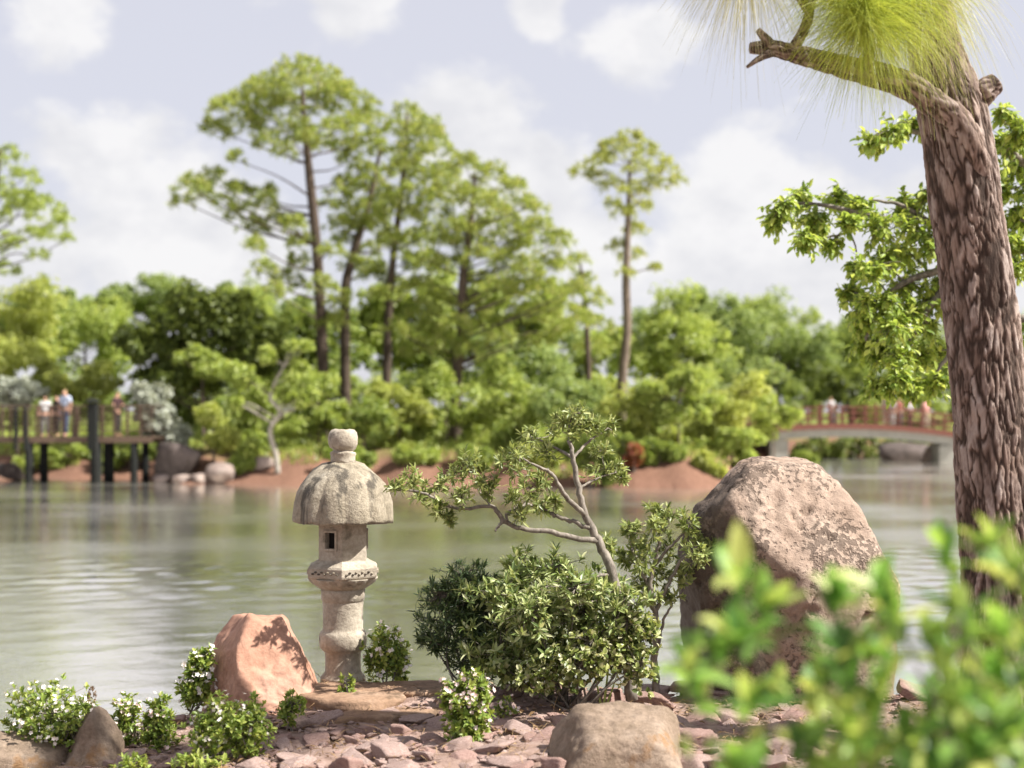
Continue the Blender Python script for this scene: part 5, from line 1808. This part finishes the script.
def person(label, loc, rz, top, legs, hair, skin='skin', h=1.7, arms='down', stride=.0, shorts=False, long_hair=False, group=None):
    t = thing('person', label, 'person', loc, group)
    t.rotation_euler = (0, 0, rz)
    t.scale = (h / 1.7,) * 3
    st = stride
    if arms == 'down':
        el, wr, ha = (.235, .03, 1.13), (.24, -.05, .90), (.235, -.07, .80)
    else:          # forearms forward on the rail
        el, wr, ha = (.25, -.06, 1.14), (.17, -.28, 1.12), (.10, -.34, 1.13)
    V = [(0, 0, .95), (0, .01, 1.15), (0, .01, 1.36), (0, 0, 1.47), (0, -.015, 1.56), (0, -.02, 1.64)]
    Rr = [(.14, .10), (.125, .09), (.15, .095), (.055, .055), (.075, .085), (.065, .08)]
    E = [(0, 1), (1, 2), (2, 3), (3, 4), (4, 5)]
    for sg in (-1, 1):
        i = len(V)
        V += [(sg * .17, .01, 1.40), (sg * el[0], el[1], el[2]), (sg * wr[0], wr[1], wr[2]), (sg * ha[0], ha[1], ha[2])]
        Rr += [.055, .042, .03, (.035, .022)]
        E += [(2, i), (i, i + 1), (i + 1, i + 2), (i + 2, i + 3)]
    for sg in (-1, 1):
        i = len(V)
        V += [(sg * .09, 0, .86), (sg * .095, -.02 - sg * st * .5, .48), (sg * .10, .02 - sg * st, .09), (sg * .105, -.13 - sg * st, .035)]
        Rr += [.085, .06, .042, (.04, .03)]
        E += [(0, i), (i, i + 1), (i + 1, i + 2), (i + 2, i + 3)]
    # nose
    i = len(V)
    V.append((0, -.115, 1.585))
    Rr.append(.014)
    E.append((4, i))
    skin_mesh(V, E, Rr, 'body', skin, t)
    # shirt
    V = [(0, 0, .92), (0, .01, 1.15), (0, .01, 1.36), (0, .005, 1.45)]
    Rr = [(.165, .12), (.145, .108), (.172, .112), (.075, .075)]
    E = [(0, 1), (1, 2), (2, 3)]
    for sg in (-1, 1):
        i = len(V)
        mid = [.17 + (el[0] - .17) * .75, .01 + (el[1] - .01) * .75, 1.40 + (el[2] - 1.40) * .75]
        V += [(sg * .175, .01, 1.40), (sg * mid[0], mid[1], mid[2])]
        Rr += [.072, .06]
        E += [(2, i), (i, i + 1)]
    skin_mesh(V, E, Rr, 'shirt', top, t)
    V = [(0, 0, .96)]
    Rr = [(.155, .115)]
    E = []
    for sg in (-1, 1):
        i = len(V)
        V += [(sg * .09, 0, .84), (sg * .095, -.02 - sg * st * .5, .48)]
        Rr += [.10, .08]
        E += [(0, i), (i, i + 1)]
        if not shorts:
            V.append((sg * .10, .02 - sg * st, .10))
            Rr.append(.06)
            E.append((i + 1, i + 2))
    skin_mesh(V, E, Rr, 'trousers', legs, t)
    V = [(0, .02, 1.60), (0, .0, 1.675)]
    Rr = [(.088, .082), (.07, .08)]
    E = [(0, 1)]
    if long_hair:
        V += [(0, .07, 1.50), (0, .085, 1.38)]
        Rr += [(.08, .05), (.06, .03)]
        E += [(0, 2), (2, 3)]
    skin_mesh(V, E, Rr, 'hair', hair, t)


PZ = CZ - (437 - YH) * mpp(54)
s54 = mpp(54)


def on_walk(px, dy=.6):
    return ((px - 512) * s54 * (54 + dy) / 54, 54 + dy, PZ)


WG = 'people on the timber walkway'
person('person in a white top and grey trousers at the walkway rail', on_walk(45), R(15), 'white_cloth', 'grey_cloth', 'hair_dark', h=1.6, long_hair=True, group=WG)
person('person in black between the two light shirted people', on_walk(57, 1.2), R(-30), 'black_cloth', 'black_cloth', 'hair_dark', h=1.62, group=WG)
person('taller person in a pale blue shirt and dark jeans on the walkway', on_walk(65), R(-20), 'blue_shirt', 'jeans', 'hair_fair', h=1.84, stride=.08, group=WG)
person('person in dark maroon clothes right of the capped post', on_walk(117), R(60), 'maroon', 'black_cloth', 'hair_dark', 'skin', h=1.76, arms='rail', group=WG)

RG = 'people on the red bridge'
s80 = mpp(80)


def on_bridge(px, dy=.5):
    i = int(np.argmin(np.abs(BPX - px)))
    return ((px - 512) * s80 * (80 + dy) / 80, 80 + dy, float(BZ[i]))


person('person in a white shirt alone left of the bridge crown', on_bridge(831), R(10), 'white_cloth', 'grey_cloth', 'hair_fair', arms='rail', h=1.6, group=RG)
person('person with fair hair and beige top leading the bridge group', on_bridge(885, .7), R(-60), 'beige', 'beige', 'hair_fair', h=1.85, long_hair=True, group=RG)
person('person all in white beside the beige clad one on the bridge', on_bridge(892, .4), R(-40), 'white_cloth', 'white_cloth', 'hair_dark', h=1.55, group=RG)
person('person in a red top in the middle of the bridge group', on_bridge(899.5, .8), R(20), 'red_cloth', 'grey_cloth', 'hair_fair', h=1.68, group=RG)
person('person with a white top and dark trousers right of the red top', on_bridge(910, .5), R(0), 'white_cloth', 'black_cloth', 'hair_dark', arms='rail', h=1.62, group=RG)
person('person in a pink top and pale trousers last of the bridge group', on_bridge(926, .5), R(30), 'pink_cloth', 'beige', 'hair_dark', h=1.78, stride=.06, group=RG)

# ------------------------------------------------------------------ sky, sun, camera
SUN_EL, SUN_AZ = R(48), R(-13)          # azimuth measured from +X (right), negative = towards the camera
sd = Vector((math.cos(SUN_EL) * math.cos(SUN_AZ), math.cos(SUN_EL) * math.sin(SUN_AZ), math.sin(SUN_EL)))
li = bpy.data.lights.new('sun', 'SUN')
li.energy = 5.0
li.angle = R(.55)
li.color = (1.0, .95, .88)
so = bpy.data.objects.new('sun', li)
COL.objects.link(so)
so.rotation_euler = sd.to_track_quat('Z', 'Y').to_euler()
so.location = (0, 0, 30)

w = bpy.data.worlds.new('World')
scene.world = w
w.use_nodes = True
t = w.node_tree
t.nodes.clear()
out = N(t, 'ShaderNodeOutputWorld')
bg = N(t, 'ShaderNodeBackground', i_Strength=.0695)
sky = N(t, 'ShaderNodeTexSky', sky_type='NISHITA', sun_disc=False, sun_elevation=SUN_EL, sun_rotation=math.atan2(sd.x, sd.y), air_density=1.0, dust_density=1.5, ozone_density=1.0)
tc = N(t, 'ShaderNodeTexCoord')
# thin high veil, then cumulus
veil = N(t, 'ShaderNodeMix', data_type='RGBA')
veil.inputs[0].default_value = .85
veil.inputs[7].default_value = (4.55, 4.5, 4.95, 1)
t.links.new(sky.outputs[0], veil.inputs[6])
nz = N(t, 'ShaderNodeTexNoise', i_Scale=11.0, i_Detail=9.0, i_Roughness=.62)
mp = N(t, 'ShaderNodeMapping')
mp.inputs['Scale'].default_value = (1, 1, 1.5)
t.links.new(tc.outputs['Generated'], mp.inputs[0])
t.links.new(mp.outputs[0], nz.inputs['Vector'])
acc = None
for px, py, r in [(110, 175, .060), (150, 240, .085), (60, 25, .04), (235, 260, .06), (480, 140, .055), (540, 190, .06), (660, 40, .045), (740, 180, .045), (720, 250, .085), (820, 260, .07), (600, 260, .06), (30, 260, .06),
                  (540, 5, .022), (360, 0, .03), (1000, 250, .1)]:
    d = unit(np.array([(px - 512) / F, 1, (YH - py) / F]))
    ds = N(t, 'ShaderNodeVectorMath', operation='DISTANCE')
    ds.inputs[1].default_value = tuple(d)
    t.links.new(tc.outputs['Generated'], ds.inputs[0])
    mr = N(t, 'ShaderNodeMapRange', i_1=0.0, i_2=r * 1.25, i_3=1.0, i_4=0.0)
    t.links.new(ds.outputs['Value'], mr.inputs[0])
    if acc is None:
        acc = mr.outputs[0]
    else:
        mxm = N(t, 'ShaderNodeMath', operation='MAXIMUM')
        t.links.new(acc, mxm.inputs[0])
        t.links.new(mr.outputs[0], mxm.inputs[1])
        acc = mxm.outputs[0]
cv = N(t, 'ShaderNodeMath', operation='MULTIPLY_ADD', i_1=2.1, i_2=-1.2)
t.links.new(nz.outputs['Fac'], cv.inputs[0])
sm = N(t, 'ShaderNodeMath', operation='ADD')
t.links.new(cv.outputs[0], sm.inputs[0])
t.links.new(acc, sm.inputs[1])
cf = N(t, 'ShaderNodeMapRange', i_1=.02, i_2=.44, i_3=0.0, i_4=.95)
cf.interpolation_type = 'SMOOTHSTEP'
t.links.new(sm.outputs[0], cf.inputs[0])
cm = N(t, 'ShaderNodeMix', data_type='RGBA')
n5 = N(t, 'ShaderNodeTexNoise', i_Scale=14.0, i_Detail=5.0, i_Roughness=.6)
t.links.new(mp.outputs[0], n5.inputs['Vector'])
cr5 = ramp(t, [(.36, (4.75, 4.75, 4.95)), (.58, (5.6, 5.55, 5.6))], n5.outputs['Fac'])
t.links.new(cr5.outputs[0], cm.inputs[7])
t.links.new(cf.outputs[0], cm.inputs[0])
t.links.new(veil.outputs[2], cm.inputs[6])
t.links.new(cm.outputs[2], bg.inputs[0])
t.links.new(bg.outputs[0], out.inputs[0])

cam = bpy.data.cameras.new('camera')
cam.lens = 50
cam.sensor_width = 36
cam.shift_y = (YH - 384) / 1024
cam.clip_start = .05
cam.clip_end = 3000
cam.dof.use_dof = True
cam.dof.focus_distance = 8.5
cam.dof.aperture_fstop = 1.35
co = bpy.data.objects.new('camera', cam)
COL.objects.link(co)
co.location = (0, 0, CZ)
co.rotation_euler = (R(90), 0, 0)
scene.camera = co
scene.view_settings.view_transform = 'Standard'
scene.view_settings.look = 'None'
scene.view_settings.exposure = 1.28
scene.view_settings.gamma = 1
scene.cycles.max_bounces = 8
scene.cycles.transparent_max_bounces = 4
scene.cycles.use_denoising = True
